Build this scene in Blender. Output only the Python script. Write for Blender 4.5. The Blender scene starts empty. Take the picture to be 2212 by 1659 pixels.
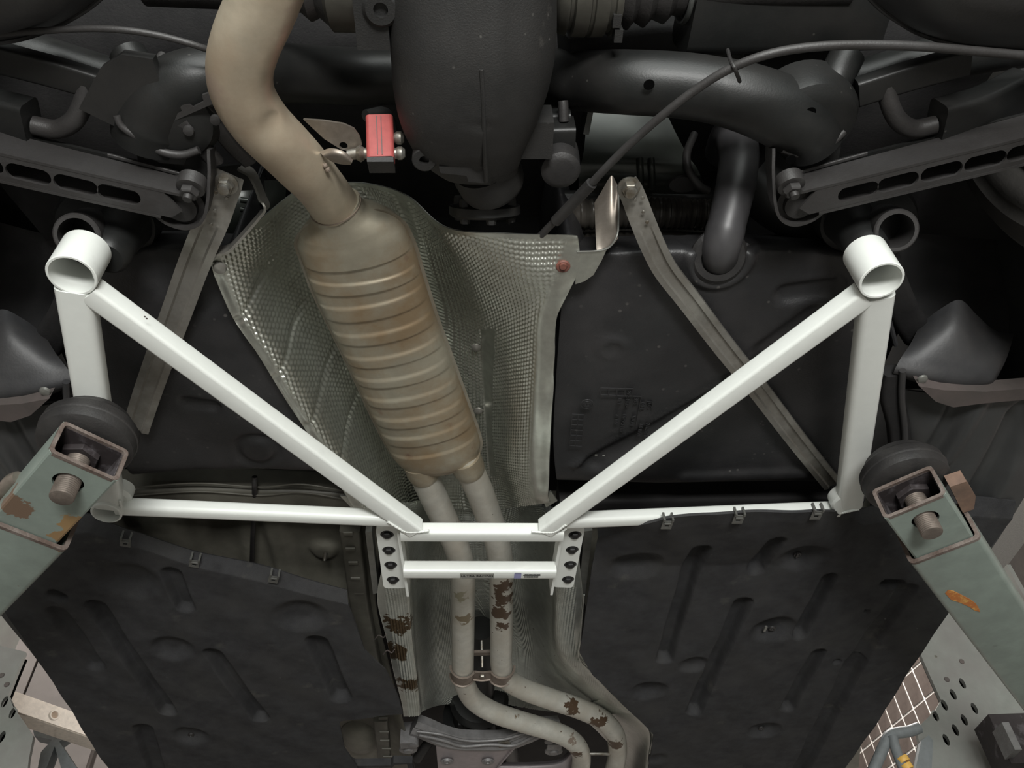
import bpy, bmesh, math, random
import numpy as np
from mathutils import Vector, Matrix
from mathutils.geometry import tessellate_polygon
random.seed(7); RNG = np.random.default_rng(7)
S = bpy.context.scene; COL = S.collection
# ------------------------------------------------------------------ camera
F = 1790.0; CX, CY = 1106.0, 829.5; CAMZ = 1.15
def _n(v): v = np.asarray(v, float); return v / np.linalg.norm(v)
_Z = _n([1005 - CX, -(-869 - CY), -F]); _Y = _n([1055 - CX, -(2717 - CY), -F])
_X = _n(np.cross(_Y, _Z)); _Y = np.cross(_Z, _X)
ROT = np.array([_X, _Y, _Z])
cam = bpy.data.objects.new('camera', bpy.data.cameras.new('camera')); COL.objects.link(cam)
M = Matrix([list(ROT[i]) + [0] for i in range(3)] + [[0, 0, 0, 1]]); M.translation = (0, 0, CAMZ)
cam.matrix_world = M
cam.data.sensor_width = 36; cam.data.lens = F / 2212 * 36; cam.data.clip_start = .02
S.camera = cam
# ------------------------------------------------------------------ world, lights, exposure
w = bpy.data.worlds.new('world'); S.world = w; w.use_nodes = True
bg = w.node_tree.nodes['Background']; bg.inputs[0].default_value = (.93, .97, 1, 1); bg.inputs[1].default_value = .3
def area(name, loc, target, sx, sy, power, color=(1, 1, 1)):
    l = bpy.data.lights.new(name, 'AREA'); l.shape = 'RECTANGLE'; l.size = sx; l.size_y = sy; l.energy = power; l.color = color
    o = bpy.data.objects.new(name, l); COL.objects.link(o); o.location = loc
    o.rotation_euler = (Vector(target) - Vector(loc)).to_track_quat('-Z', 'Y').to_euler(); return o
area('doorway_daylight', (0, -4.7, 1.7), (0, 0, 1.9), 4.4, 3.0, 250, (.96, 1, .96))
area('added_fill_light', (.15, -1.45, .85), (.05, 1.0, 1.9), .7, .4, 52, (1, 1, .975))  # added fill for the underside, from an unseen lamp
area('ceiling_lamp_light', (-2.6, 2.6, 4.2), (-2.6, 2.6, 0), 1.2, .3, 80, (1, .95, .9))
area('ceiling_lamp_light', (1.3, 2.9, 4.2), (1.3, 2.9, 0), 1.2, .3, 110, (1, .95, .9))
vs = S.view_settings
S.display_settings.display_device = 'sRGB'; vs.view_transform = 'Standard'; vs.look = 'None'; vs.gamma = 1; vs.exposure = 0.0
try: vs.use_curve_mapping = False
except Exception: pass
# ------------------------------------------------------------------ pixel -> world helpers
def ray(px, py): return ROT @ np.array([px - CX, -(py - CY), -F])
def W(px, py, h, h2=None):
    r = ray(px, py); p = r * (h / r[2]); p[2] = (h if h2 is None else h2) + CAMZ; return p
def WY(px, py, y):
    r = ray(px, py); p = r * (y / r[1]); p[2] += CAMZ; return p
def ppm(px, py, h):
    p = W(px, py, h); p[2] -= CAMZ; return F / -(ROT.T @ p)[2]
def proj(p):
    q = ROT.T @ (np.asarray(p, float) - [0, 0, CAMZ]); return CX + F * q[0] / -q[2], CY - F * q[1] / -q[2]
def mir(p): p = np.array(p, float); p[..., 0] = .045 - p[..., 0]; return p
V = lambda *a: np.array(a, float)
ZUP = V(0, 0, 1)
# ------------------------------------------------------------------ materials
def nd(nt, t, **kw):
    n = nt.nodes.new(t)
    for k, v in kw.items(): setattr(n, k, v)
    return n
def mat(name, base, rough=.5, metal=0., col2=None, nscale=20, lo=.4, hi=.65, rough2=None, metal2=None,
        bump=0., bscale=300, bdetail=3, fine=.12, specks=None, patch=None, coat=0, spec=.5, blots=None):
    m = bpy.data.materials.new(name); m.use_nodes = True; nt = m.node_tree; L = nt.links
    b = nt.nodes['Principled BSDF']; tc = nd(nt, 'ShaderNodeTexCoord')
    b.inputs['Roughness'].default_value = rough; b.inputs['Metallic'].default_value = metal
    b.inputs['Specular IOR Level'].default_value = spec; b.inputs['Coat Weight'].default_value = coat
    def noise(sc, det=4, ro=.6):
        n = nd(nt, 'ShaderNodeTexNoise'); n.inputs['Scale'].default_value = sc; n.inputs['Detail'].default_value = det
        n.inputs['Roughness'].default_value = ro; L.new(tc.outputs['Object'], n.inputs['Vector']); return n.outputs['Fac']
    def ramp(src, lo, hi):
        r = nd(nt, 'ShaderNodeMapRange'); r.inputs[1].default_value = lo; r.inputs[2].default_value = hi; L.new(src, r.inputs[0]); return r.outputs[0]
    def mix(fac, a, c):
        x = nd(nt, 'ShaderNodeMix', data_type='RGBA'); L.new(fac, x.inputs[0])
        for s, i in ((a, 6), (c, 7)):
            if isinstance(s, tuple): x.inputs[i].default_value = (*s, 1)
            else: L.new(s, x.inputs[i])
        return x.outputs[2]
    # fine mottling of the base colour
    f = ramp(noise(nscale * 4.3, 5), .3, .7)
    c = mix(f, tuple(k * (1 - fine) for k in base), tuple(min(1, k * (1 + fine)) for k in base))
    if col2:
        k = ramp(noise(nscale, 6, .65), lo, hi); c = mix(k, c, col2)
        if rough2 is not None:
            r = nd(nt, 'ShaderNodeMapRange'); r.inputs[3].default_value = rough; r.inputs[4].default_value = rough2; L.new(k, r.inputs[0]); L.new(r.outputs[0], b.inputs['Roughness'])
        if metal2 is not None:
            r = nd(nt, 'ShaderNodeMapRange'); r.inputs[3].default_value = metal; r.inputs[4].default_value = metal2; L.new(k, r.inputs[0]); L.new(r.outputs[0], b.inputs['Metallic'])
    if patch:
        for (pc, ps, plo, phi) in patch:
            c = mix(ramp(noise(ps, 7, .6), plo, phi), c, pc)
    for (bc, br, bcol, bsc) in blots or []:
        d = nd(nt, 'ShaderNodeVectorMath', operation='DISTANCE'); L.new(tc.outputs['Object'], d.inputs[0]); d.inputs[1].default_value = tuple(bc)
        k = ramp(d.outputs['Value'], br, 0.); a_ = nd(nt, 'ShaderNodeMath', operation='MULTIPLY'); L.new(k, a_.inputs[0]); a_.inputs[1].default_value = .5
        s2 = nd(nt, 'ShaderNodeMath', operation='ADD'); L.new(a_.outputs[0], s2.inputs[0]); L.new(noise(bsc, 6, .6), s2.inputs[1])
        c = mix(ramp(s2.outputs[0], .70, .725), c, bcol)
    if specks:
        sc_, ssc, sr = specks
        v = nd(nt, 'ShaderNodeTexVoronoi'); v.inputs['Scale'].default_value = ssc; L.new(tc.outputs['Object'], v.inputs['Vector'])
        k = ramp(v.outputs['Distance'], sr, sr * .6)
        k2 = ramp(noise(ssc * .21, 2), .52, .62)
        mm = nd(nt, 'ShaderNodeMath', operation='MULTIPLY'); L.new(k, mm.inputs[0]); L.new(k2, mm.inputs[1]); c = mix(mm.outputs[0], c, sc_)
    L.new(c, b.inputs['Base Color'])
    if bump:
        bp = nd(nt, 'ShaderNodeBump'); bp.inputs['Strength'].default_value = bump; bp.inputs['Distance'].default_value = .002
        L.new(noise(bscale, bdetail), bp.inputs['Height']); L.new(bp.outputs[0], b.inputs['Normal'])
    return m
MT = {}
def defm(k, *a, **kw): MT[k] = mat(k, *a, **kw)
defm('white_paint', (.74, .76, .725), .38, fine=.02, col2=(.63, .64, .61), nscale=14, lo=.64, hi=.8, coat=.2)
defm('exhaust_steel', (.49, .425, .325), .38, .4, col2=(.40, .31, .22), nscale=9, lo=.4, hi=.7, rough2=.5, bump=.05, bscale=500, patch=[((.38, .28, .23), 14, .58, .75)])
defm('muffler_steel', (.345, .315, .245), .36, .45, col2=(.26, .19, .115), nscale=7, lo=.42, hi=.62, rough2=.5, bump=.05, bscale=700, patch=[((.20, .125, .085), 24, .64, .74)])
_ex0 = W(866, 770, .80)
_bl = lambda q, h, r, c=(.085, .052, .03), s=75: (W(*q, h) - _ex0, r, c, s)
defm('pipe_steel', (.50, .49, .44), .45, .3, col2=(.45, .42, .36), nscale=12, bump=.05, bscale=600, patch=[((.20, .15, .10), 21, .66, .70)],
     blots=[_bl((1090, 1275), .822, .030, s=60), _bl((1088, 1302), .82, .036, s=60), _bl((1084, 1332), .818, .034, s=60), _bl((1086, 1358), .816, .024, s=60), _bl((1004, 1345), .815, .028, (.21, .17, .11)), _bl((994, 1300), .815, .03, (.3, .28, .2)), _bl((1240, 1530), .80, .04), _bl((1300, 1565), .79, .04), _bl((1328, 1610), .79, .035), _bl((1240, 1635), .78, .03), _bl((1245, 1600), .79, .03, (.25, .2, .16)), _bl((1072, 1410), .81, .012)])
defm('weld', (.25, .2, .16), .6, .5, bump=.5, bscale=900)
defm('shield_alu', (.66, .68, .62), .31, .92, col2=(.50, .50, .45), nscale=14, lo=.45, hi=.7, rough2=.42, bump=.05, bscale=900)
defm('clamp_steel', (.24, .20, .17), .42, .5, col2=(.17, .135, .11), nscale=30)
defm('olive_dark', (.115, .11, .09), .5, col2=(.06, .056, .046), nscale=8)
_tu0 = W(1030, 1350, .79)
defm('tunnel_alu', (.52, .54, .50), .34, .8, col2=(.40, .41, .37), nscale=12, lo=.45, hi=.7, bump=.05, bscale=900,
     blots=[(W(*q, .79) - _tu0, r, (.10, .07, .04), 60) for q, r in (((862, 1345), .045), ((850, 1405), .05), ((885, 1475), .045))])
defm('strap_metal', (.30, .288, .262), .32, .6, col2=(.20, .185, .16), nscale=16, lo=.45, hi=.7)
defm('tank_plastic', (.0195, .0195, .0205), .40, col2=(.036, .034, .035), nscale=9, lo=.45, hi=.75, rough2=.5, bump=.2, bscale=420, specks=((.08, .076, .072), 62, .17))
defm('felt', (.047, .047, .049), .95, col2=(.060, .059, .058), nscale=8, lo=.45, hi=.75, bump=.6, bscale=900, fine=.22, spec=.1, patch=[((.10, .096, .087), 13, .62, .78)], specks=((.13, .13, .125), 26, .05))
defm('cast_dark', (.0145, .0142, .0138), .6, col2=(.021, .0198, .0185), nscale=14, lo=.4, hi=.75, bump=.22, bscale=600, specks=((.075, .072, .066), 75, .12), patch=[((.052, .049, .044), 20, .66, .76)])
defm('chassis_black', (.0122, .0128, .0125), .42, col2=(.020, .019, .018), nscale=12, lo=.4, hi=.75, bump=.08, bscale=500, spec=.35, specks=((.055, .053, .048), 60, .09))
defm('clip_metal', (.13, .13, .12), .4, .4)
defm('duct', (.055, .050, .044), .28, .2, col2=(.085, .076, .065), nscale=14)
defm('panel_grey', (.20, .178, .168), .7, col2=(.17, .15, .14), nscale=3)
defm('seam_steel', (.25, .23, .185), .42, .4, col2=(.2, .17, .125), nscale=20)
defm('arm_metal', (.042, .040, .0395), .5, .15, col2=(.031, .0285, .0275), nscale=15, bump=.15, bscale=400)
defm('underseal', (.016, .0155, .016), .7, col2=(.025, .024, .024), nscale=10, bump=.2, bscale=350, spec=.25)
defm('grey_metal', (.10, .105, .10), .5, .5, col2=(.07, .07, .066), nscale=15, bump=.2, bscale=300)
defm('floor_paint', (.19, .182, .148), .5, col2=(.12, .113, .092), nscale=8, lo=.4, hi=.7, bump=.15, bscale=200)
defm('pan_green', (.036, .040, .035), .28, .3, col2=(.025, .027, .023), nscale=9, lo=.45, hi=.7)
defm('rubber', (.017, .016, .016), .55, col2=(.03, .028, .027), nscale=15, bump=.2, bscale=300)
defm('tyre_rubber', (.038, .0355, .033), .6, col2=(.05, .047, .043), nscale=8, bump=.2, bscale=200)
defm('joint_metal', (.075, .072, .06), .5, .3, col2=(.05, .047, .04), nscale=20)
defm('pipe_plastic', (.038, .037, .039), .42, col2=(.055, .053, .055), nscale=12)
defm('red_rubber', (.34, .065, .06), .5, col2=(.27, .075, .07), nscale=25, lo=.5, hi=.7)
defm('lift_paint', (.225, .268, .238), .42, col2=(.19, .225, .20), nscale=8, lo=.45, hi=.7, specks=((.05, .045, .03), 30, .16))
defm('lift_edge', (.12, .086, .072), .55, .3, col2=(.22, .185, .165), nscale=45, bump=.4, bscale=300)
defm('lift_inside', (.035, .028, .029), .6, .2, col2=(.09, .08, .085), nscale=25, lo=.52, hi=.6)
defm('rust_orange', (.45, .15, .035), .6, col2=(.62, .34, .09), nscale=70, lo=.5, hi=.62)
defm('thread_steel', (.21, .175, .15), .5, .5, col2=(.12, .10, .085), nscale=40)
defm('bolt_steel', (.34, .33, .30), .4, .8, col2=(.2, .17, .13), nscale=60)
defm('bolt_black', (.012, .012, .012), .4)
defm('column_paint', (.235, .245, .225), .38, col2=(.21, .20, .19), nscale=5, specks=((.1, .09, .07), 22, .10))
defm('beam_cream', (.80, .71, .62), .5, col2=(.55, .46, .38), nscale=20, lo=.58, hi=.7)
defm('blue_grey', (.17, .185, .19), .5)
defm('plaster', (.37, .33, .31), .8, col2=(.32, .285, .27), nscale=3, bump=.1, bscale=100)
defm('tile_brown', (.085, .068, .06), .4, col2=(.11, .09, .08), nscale=9)
defm('grout', (.86, .82, .78), .6)
defm('concrete', (.24, .235, .22), .6, col2=(.19, .185, .175), nscale=3)
defm('ceiling_white', (.72, .70, .67), .8)
defm('brown_tab', (.33, .29, .25), .42, .7, col2=(.2, .17, .14), nscale=20)
defm('lilac_alu', (.42, .38, .39), .42, .6, col2=(.36, .33, .34), nscale=12)
defm('cast_alu', (.27, .265, .265), .5, .4, col2=(.19, .185, .185), nscale=20, bump=.25, bscale=300)
defm('plate_grey', (.22, .22, .20), .4, .4)
defm('ink', (.015, .015, .015), .5)
defm('ink_grey', (.11, .105, .10), .45)
defm('blue_print', (.27, .27, .46), .4)
defm('plate_pale', (.30, .30, .275), .4, .2)
defm('yellow', (.75, .45, .10), .5)
defm('paint_drip', (.5, .5, .47), .5)
defm('pad_brown', (.105, .085, .08), .6, col2=(.075, .065, .06), nscale=14)
defm('cover_plastic', (.034, .034, .036), .5, col2=(.048, .046, .045), nscale=9, bump=.1, bscale=250)
defm('sill_grey', (.056, .057, .057), .42, col2=(.045, .045, .045), nscale=7)
defm('rust_nut', (.20, .075, .055), .6, col2=(.12, .05, .04), nscale=80)
defm('pad_rust', (.20, .125, .09), .6, col2=(.13, .085, .065), nscale=30)
defm('ochre', (.30, .20, .09), .55, col2=(.24, .20, .13), nscale=60, lo=.5, hi=.62)
defm('arm_dark', (.0165, .0162, .0158), .5, col2=(.024, .023, .022), nscale=15, bump=.08, bscale=500, spec=.35)
defm('void_black', (.0015, .0015, .0015), .9, spec=.05)
defm('lamp_glow', (.9, .9, .9), .5)
MT['lamp_glow'].node_tree.nodes['Principled BSDF'].inputs['Emission Color'].default_value = (1, .97, .92, 1)
MT['lamp_glow'].node_tree.nodes['Principled BSDF'].inputs['Emission Strength'].default_value = 4
# ------------------------------------------------------------------ objects
def thing(name, label, cat, loc, group=None):
    o = bpy.data.objects.new(name, None); COL.objects.link(o); o.empty_display_size = .05
    o.location = tuple(float(k) for k in loc); o['label'] = label; o['category'] = cat
    if group: o['group'] = group
    return o
def rootof(p):
    l = Vector((0, 0, 0))
    while p is not None: l = l + p.location; p = p.parent
    return l
class MB:
    def __init__(s): s.v = []; s.f = []; s.n = 0
    def add(s, vs, fs):
        vs = np.asarray(vs, float).reshape(-1, 3); s.v.append(vs)
        s.f += [tuple(int(i) + s.n for i in f) for f in fs]; s.n += len(vs); return s
    def box(s, c, size, ax=None):
        ax = np.eye(3) if ax is None else np.asarray(ax, float); h = np.asarray(size) / 2
        P = [np.asarray(c) + sum(ax[i] * h[i] * sg[i] for i in range(3)) for sg in [(-1,-1,-1),(1,-1,-1),(1,1,-1),(-1,1,-1),(-1,-1,1),(1,-1,1),(1,1,1),(-1,1,1)]]
        return s.add(P, [(0,3,2,1),(4,5,6,7),(0,1,5,4),(1,2,6,5),(2,3,7,6),(3,0,4,7)])
    def loft(s, rings, caps=True, closed=True):
        R = np.asarray(rings); m, n = R.shape[:2]; fs = []
        for i in range(m - 1):
            for j in range(n if closed else n - 1):
                k = (j + 1) % n; fs.append((i*n+j, i*n+k, (i+1)*n+k, (i+1)*n+j))
        if caps and closed: fs.append(tuple(range(n-1, -1, -1))); fs.append(tuple((m-1)*n + j for j in range(n)))
        return s.add(R, fs)
    def sweep(s, path, prof, up=None, caps=True, scales=None, closed=True):
        """prof: list of (a, b); a along side, b along up"""
        P = np.asarray(path, float); T = np.gradient(P, axis=0); T /= np.linalg.norm(T, axis=1)[:, None]
        prof = np.asarray(prof, float); rings = []; u = None
        for i in range(len(P)):
            if up is not None: u0 = np.asarray(up, float)
            else: u0 = (ZUP if abs(T[i][2]) < .9 else V(0, 1, 0)) if u is None else u
            sd = np.cross(u0, T[i]); sd /= np.linalg.norm(sd); u = np.cross(T[i], sd)
            k = 1 if scales is None else scales[i]
            k = np.asarray(k) if np.ndim(k) else np.array([k, k])
            rings.append(P[i] + np.outer(prof[:, 0] * k[0], sd) + np.outer(prof[:, 1] * k[1], u))
        return s.loft(rings, caps, closed)
    def tube(s, path, r, n=24, caps=True, up=None):
        a = np.linspace(0, 2 * np.pi, n, endpoint=False); r = np.broadcast_to(np.asarray(r, float), (len(path),))
        return s.sweep(path, np.c_[np.cos(a), np.sin(a)], up=up, caps=caps, scales=list(r))
    def beam(s, p0, p1, wd, ht, bev=.004, up=ZUP):
        return s.sweep([p0, np.asarray(p0) * .5 + np.asarray(p1) * .5, p1], rrect(wd, ht, bev), up=up)
    def lathe(s, org, axis, prof, n=32, caps=True, xs=(1, 1), xd=None):
        """prof: list of (t, r)"""
        ax = _n(axis); xd = (V(1, 0, 0) if abs(ax[0]) < .8 else V(0, 1, 0)) if xd is None else np.asarray(xd, float)
        e1 = xd - ax * xd.dot(ax); e1 = _n(e1); e2 = np.cross(ax, e1); a = np.linspace(0, 2 * np.pi, n, endpoint=False)
        rings = [np.asarray(org) + ax * t + r * (np.outer(np.cos(a) * xs[0], e1) + np.outer(np.sin(a) * xs[1], e2)) for t, r in prof]
        return s.loft(rings, caps)
    def ring(s, org, axis, ro, ri, t, n=36, bev=.0012):
        pr = [(0, ri), (0, ro - bev), (bev, ro), (t - bev, ro), (t, ro - bev), (t, ri), (0, ri)]
        return s.lathe(org, axis, pr, n, caps=False)
    def hexa(s, org, axis, r, t):
        return s.lathe(org, axis, [(0, r * .9), (t * .15, r), (t * .8, r), (t, r * .85)], 6)
    def plate(s, pts, ext, holes=()):
        """prism of a planar 3D outline with holes; ext: extrusion vector"""
        loops = [[Vector(p) for p in pts]] + [[Vector(p) for p in h] for h in holes]
        tri = tessellate_polygon(loops); P = np.array([p for l in loops for p in l]); n = len(P)
        fs = [tuple(t) for t in tri] + [tuple(i + n for i in reversed(t)) for t in tri]; o = 0
        for l in loops:
            m = len(l); fs += [(o + j, o + (j + 1) % m, n + o + (j + 1) % m, n + o + j) for j in range(m)]; o += m
        return s.add(np.r_[P, P + np.asarray(ext)], fs)
    def sheet(s, P, t=.002, back=True):
        """grid (m,n,3) -> closed thin sheet, second skin away from below"""
        m, n = P.shape[:2]; N = gnorm(P); Q = P - N * t; fs = []
        ii, jj = np.meshgrid(np.arange(m - 1), np.arange(n - 1), indexing='ij'); a = (ii * n + jj).ravel()
        q = np.c_[a, a + 1, a + n + 1, a + n]; k = m * n
        fs = q.tolist() + ((q[:, ::-1] + k).tolist() if back else [])
        rim = [(0, j) for j in range(n)] + [(i, n-1) for i in range(1, m)] + [(m-1, j) for j in range(n-2, -1, -1)] + [(i, 0) for i in range(m-2, 0, -1)]
        rim = [i * n + j for i, j in rim]
        fs += [(rim[x], rim[(x + 1) % len(rim)], rim[(x + 1) % len(rim)] + k, rim[x] + k) for x in range(len(rim))]
        if not back:
            Qb = Q.reshape(-1, 3)[rim]; nr_ = len(rim); P1 = P.reshape(-1, 3)
            fs = q.tolist() + [(rim[x], rim[(x+1) % nr_], k + (x+1) % nr_, k + x) for x in range(nr_)]
            return s.add(np.r_[P1, Qb], fs)
        return s.add(np.r_[P.reshape(-1, 3), Q.reshape(-1, 3)], fs)
    def build(s, name, m, parent=None, sharp=38, label=None, recalc=True, kind=None):
        v = np.concatenate(s.v)
        if parent is not None: off = np.array(rootof(parent))
        else: mn, mx = v.min(0), v.max(0); off = np.array([(mn[0]+mx[0])/2, (mn[1]+mx[1])/2, mn[2]])
        me = bpy.data.meshes.new(name); me.from_pydata((v - off).tolist(), [], s.f); me.update()
        if recalc and len(s.f) < 60000:
            b = bmesh.new(); b.from_mesh(me); bmesh.ops.recalc_face_normals(b, faces=b.faces); b.to_mesh(me); b.free()
        me.polygons.foreach_set('use_smooth', [True] * len(me.polygons))
        me.set_sharp_from_angle(angle=math.radians(sharp))
        mm = MT[m] if isinstance(m, str) else m; me.materials.append(mm)
        o = bpy.data.objects.new(name, me); COL.objects.link(o)
        if parent is not None: o.parent = parent
        else: o.location = off
        if label: o['label'] = label
        if kind: o['kind'] = kind
        return o
def tag(o, label, cat, group=None, kind=None):
    o['label'] = label; o['category'] = cat
    if group: o['group'] = group
    if kind: o['kind'] = kind
    return o
def struct(o): o['kind'] = 'structure'; return o
def rrect(wd, ht, bev, k=3):
    out = []
    for cx, cy, a0 in ((wd/2-bev, ht/2-bev, 0), (-wd/2+bev, ht/2-bev, 90), (-wd/2+bev, -ht/2+bev, 180), (wd/2-bev, -ht/2+bev, 270)):
        for i in range(k + 1):
            a = math.radians(a0 + 90 * i / k); out.append((cx + bev * math.cos(a), cy + bev * math.sin(a)))
    return out
def crm(n, m):
    """(m, n) Catmull-Rom sampling matrix"""
    A = np.zeros((m, n)); t = np.linspace(0, n - 1, m)
    for r, x in enumerate(t):
        i = min(int(x), n - 2); u = x - i
        wts = (-.5*u**3+u*u-.5*u, 1.5*u**3-2.5*u*u+1, -1.5*u**3+2*u*u+.5*u, .5*u**3-.5*u*u)
        for k, wt in zip((i-1, i, i+1, i+2), wts):
            if k < 0: A[r, 0] += 2*wt; A[r, 1] -= wt
            elif k > n-1: A[r, n-1] += 2*wt; A[r, n-2] -= wt
            else: A[r, k] += wt
    return A
def cr(pts, m): return crm(len(pts), m) @ np.asarray(pts, float)
def lin(n, m):
    A = np.zeros((m, n)); t = np.linspace(0, n - 1, m)
    for r, x in enumerate(t): i = min(int(x), n-2); A[r, i] = 1-(x-i); A[r, i+1] = x-i
    return A
def gnorm(P):
    du = np.gradient(P, axis=1); dv = np.gradient(P, axis=0); N = np.cross(du, dv); N /= np.linalg.norm(N, axis=2)[..., None] + 1e-12
    return N if N[..., 2].mean() < 0 else -N
def ctrl(rows): return np.array([[W(*p) for p in r] for r in rows])
def patch(C, nv, nu, lr=False, lc=False):
    C = np.asarray(C); A = (lin if lr else crm)(C.shape[0], nv); B = (lin if lc else crm)(C.shape[1], nu)
    return np.einsum('ij,jkc,lk->ilc', A, C, B)
def sst(x, a, b): t = np.clip((x - a) / (b - a), 0, 1); return t * t * (3 - 2 * t)
def pxpath(pts, m=None):
    P = np.array([W(*p) for p in pts]); return P if m is None else cr(P, m)
def circ(c, e1, e2, r1, r2=None, n=20):
    r2 = r1 if r2 is None else r2
    return [np.asarray(c) + np.asarray(e1)*r1*math.cos(a) + np.asarray(e2)*r2*math.sin(a) for a in np.linspace(0, 2*np.pi, n, endpoint=False)]
def text_mesh(name, txt, size, org, ex, ey, m, parent, depth=.0003, label=None):
    cu = bpy.data.curves.new(name, 'FONT'); cu.body = txt; cu.size = size; cu.extrude = depth; cu.align_x = 'CENTER'; cu.align_y = 'CENTER'
    t = bpy.data.objects.new(name, cu); COL.objects.link(t); bpy.context.view_layer.update()
    me = bpy.data.meshes.new_from_object(t.evaluated_get(bpy.context.evaluated_depsgraph_get()))
    bpy.data.objects.remove(t); bpy.data.curves.remove(cu)
    ex = np.asarray(ex); ey = np.asarray(ey); ez = np.cross(ex, ey); off = np.array(rootof(parent))
    for v in me.vertices:
        c = np.array(v.co); v.co = Vector(np.asarray(org) + ex*c[0] + ey*c[1] + ez*c[2] - off)
    me.materials.clear(); me.materials.append(MT[m]); me.name = name
    o = bpy.data.objects.new(name, me); COL.objects.link(o); o.parent = parent
    if label: o['label'] = label
    return o
DOWN = V(0, 0, -1); BACK = V(0, -1, 0)
# ================================================================== room
def quadbox(name, lo, hi, m):
    lo, hi = np.array(lo, float), np.array(hi, float); return struct(MB().box((lo+hi)/2, hi-lo).build(name, m))
quadbox('floor', (-4, -5, -.1), (4, 6, 0), 'concrete')
quadbox('ceiling', (-4, -5, 4.6), (4, 6, 4.7), 'ceiling_white')
quadbox('wall_left', (-4.1, -5, 0), (-4, 6, 4.6), 'plaster')
quadbox('wall_front', (-4, 6, 0), (4, 6.1, 4.6), 'plaster')
quadbox('wall_right', (4, -5, 0), (4.1, 6, 4.6), 'plaster')
mb = MB(); mb.box((-3.2, -5.05, 2.3), (1.6, .1, 4.6)); mb.box((3.2, -5.05, 2.3), (1.6, .1, 4.6)); mb.box((0, -5.05, 4.0), (4.8, .1, 1.2))
struct(mb.build('wall_back', 'plaster'))
# two fluorescent ceiling fixtures
for x, y, side in ((-2.6, 2.6, 'left'), (1.3, 2.9, 'right')):
    t = thing('ceiling_lamp', f'white tube ceiling lamp over the {side} side of the bay', 'lamp', (x, y, 4.5))
    MB().box((x, y, 4.56), (1.3, .3, .08)).build('lamp_housing', 'ceiling_white', t)
    for k in (-.07, .07): MB().tube([V(x-.6, y+k, 4.49), V(x, y+k, 4.49), V(x+.6, y+k, 4.49)], .015, 12).build('lamp_tube', 'lamp_glow', t)
# added fill lamp, out of view, lighting the underside from behind the camera
t = thing('added_fill_lamp', 'added flat fill lamp on a low stand behind the photographer', 'lamp', (.15, -1.5, 0))
ax = _n(V(-.1, 2.45, 1.05)); sx = _n(np.cross(ax, ZUP)); uy = np.cross(sx, ax)
MB().box(V(.15, -1.45, .85) - ax*.06, (.84, .54, .05), (sx, uy, ax)).build('lamp_body', 'chassis_black', t)
mb = MB(); mb.box((.15, -1.52, .02), (.5, .35, .04)); mb.tube([V(.15,-1.55,.03), V(.15,-1.54,.4), V(.15,-1.53,.80)], .02, 14); mb.build('stand', 'chassis_black', t)
# white partition panels behind the car, left side, with posts
def vplane(p0, d, u0, u1, z0, z1, th):
    nrm = np.cross(d, ZUP); return MB().box(p0 + d*(u0+u1)/2 + V(0, 0, (z0+z1)/2 - p0[2]) + nrm*(-th/2), (u1-u0, th, z1-z0), (d, nrm, ZUP))
p0 = WY(60, 1480, 3.4); dl = _n(V(math.cos(math.radians(35)), math.sin(math.radians(35)), 0))
wl = struct(vplane(p0, dl, -1.6, -.005, 0, 4.4, .06).build('wall_partition', 'panel_grey'))
for a, b in ((.005, .33), (.36, .75), (.77, 1.3)):
    vplane(p0 - np.cross(dl, ZUP)*.004, dl, a, b, 0, 4.4, .05).build('panel', 'panel_grey', wl)
for u in (.345, .76): vplane(p0 - np.cross(dl, ZUP)*.02, dl, u-.02, u+.02, 0, 4.4, .05).build('joint_strip', 'tile_brown', wl)
# tiled wall piece behind the car, right side
p0 = WY(2019, 1480, 3.5); dr = _n(V(math.cos(math.radians(78)), -math.sin(math.radians(78)), 0)); nr = np.cross(ZUP, dr)
if np.dot(nr, p0 - [0, 0, CAMZ]) > 0: nr = -nr
wr = struct(MB().box(p0 + dr*(-.9) - nr*.03 + V(0, 0, 2.3-p0[2]), (2.6, .06, 4.4), (dr, nr, ZUP)).build('wall_tiled', 'grout'))
tw, tht = .093, .142; base = p0 + nr*.001; tz0 = WY(2008, 1455, 3.5)[2]
tmesh = None; offr = np.array(rootof(wr))
for i in range(-16, 2):
    for j in range(-6, 5):
        c = base + dr*(tw*(i+.5)) ; c[2] = tz0 + tht*(j+.5)
        if not (1500 < proj(c)[0] < 2250 and 1380 < proj(c)[1] < 1800): continue
        if tmesh is None:
            o = MB().box(np.zeros(3), (tw-.011, .006, tht-.011), (dr, nr, ZUP)).build('tile', 'tile_brown'); o.parent = wr; o.location = Vector(c - offr); tmesh = o.data
        else:
            o = bpy.data.objects.new('tile', tmesh); COL.objects.link(o); o.parent = wr; o.location = Vector(c - offr)
# ================================================================== car body (floor pan, sills, rails)
body = thing('car_body', 'dark painted underside of the raised car body, floor pan and sills', 'car', (0, 1.2, 1.15+.78))
MB().box((.02, 1.35, CAMZ+1.16), (1.5, 4.3, .06)).build('floor_pan', 'underseal', body)
# hull sides above the sills
for sx_ in (-1, 1):
    MB().box((.02 + sx_*.80, 1.75, CAMZ+1.0), (.06, 2.3, .42)).build('side_panel', 'sill_grey', body)
    MB().box((.02 + sx_*.83, .1, CAMZ+1.36), (.06, 1.6, .4)).build('side_panel', 'sill_grey', body)
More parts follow.
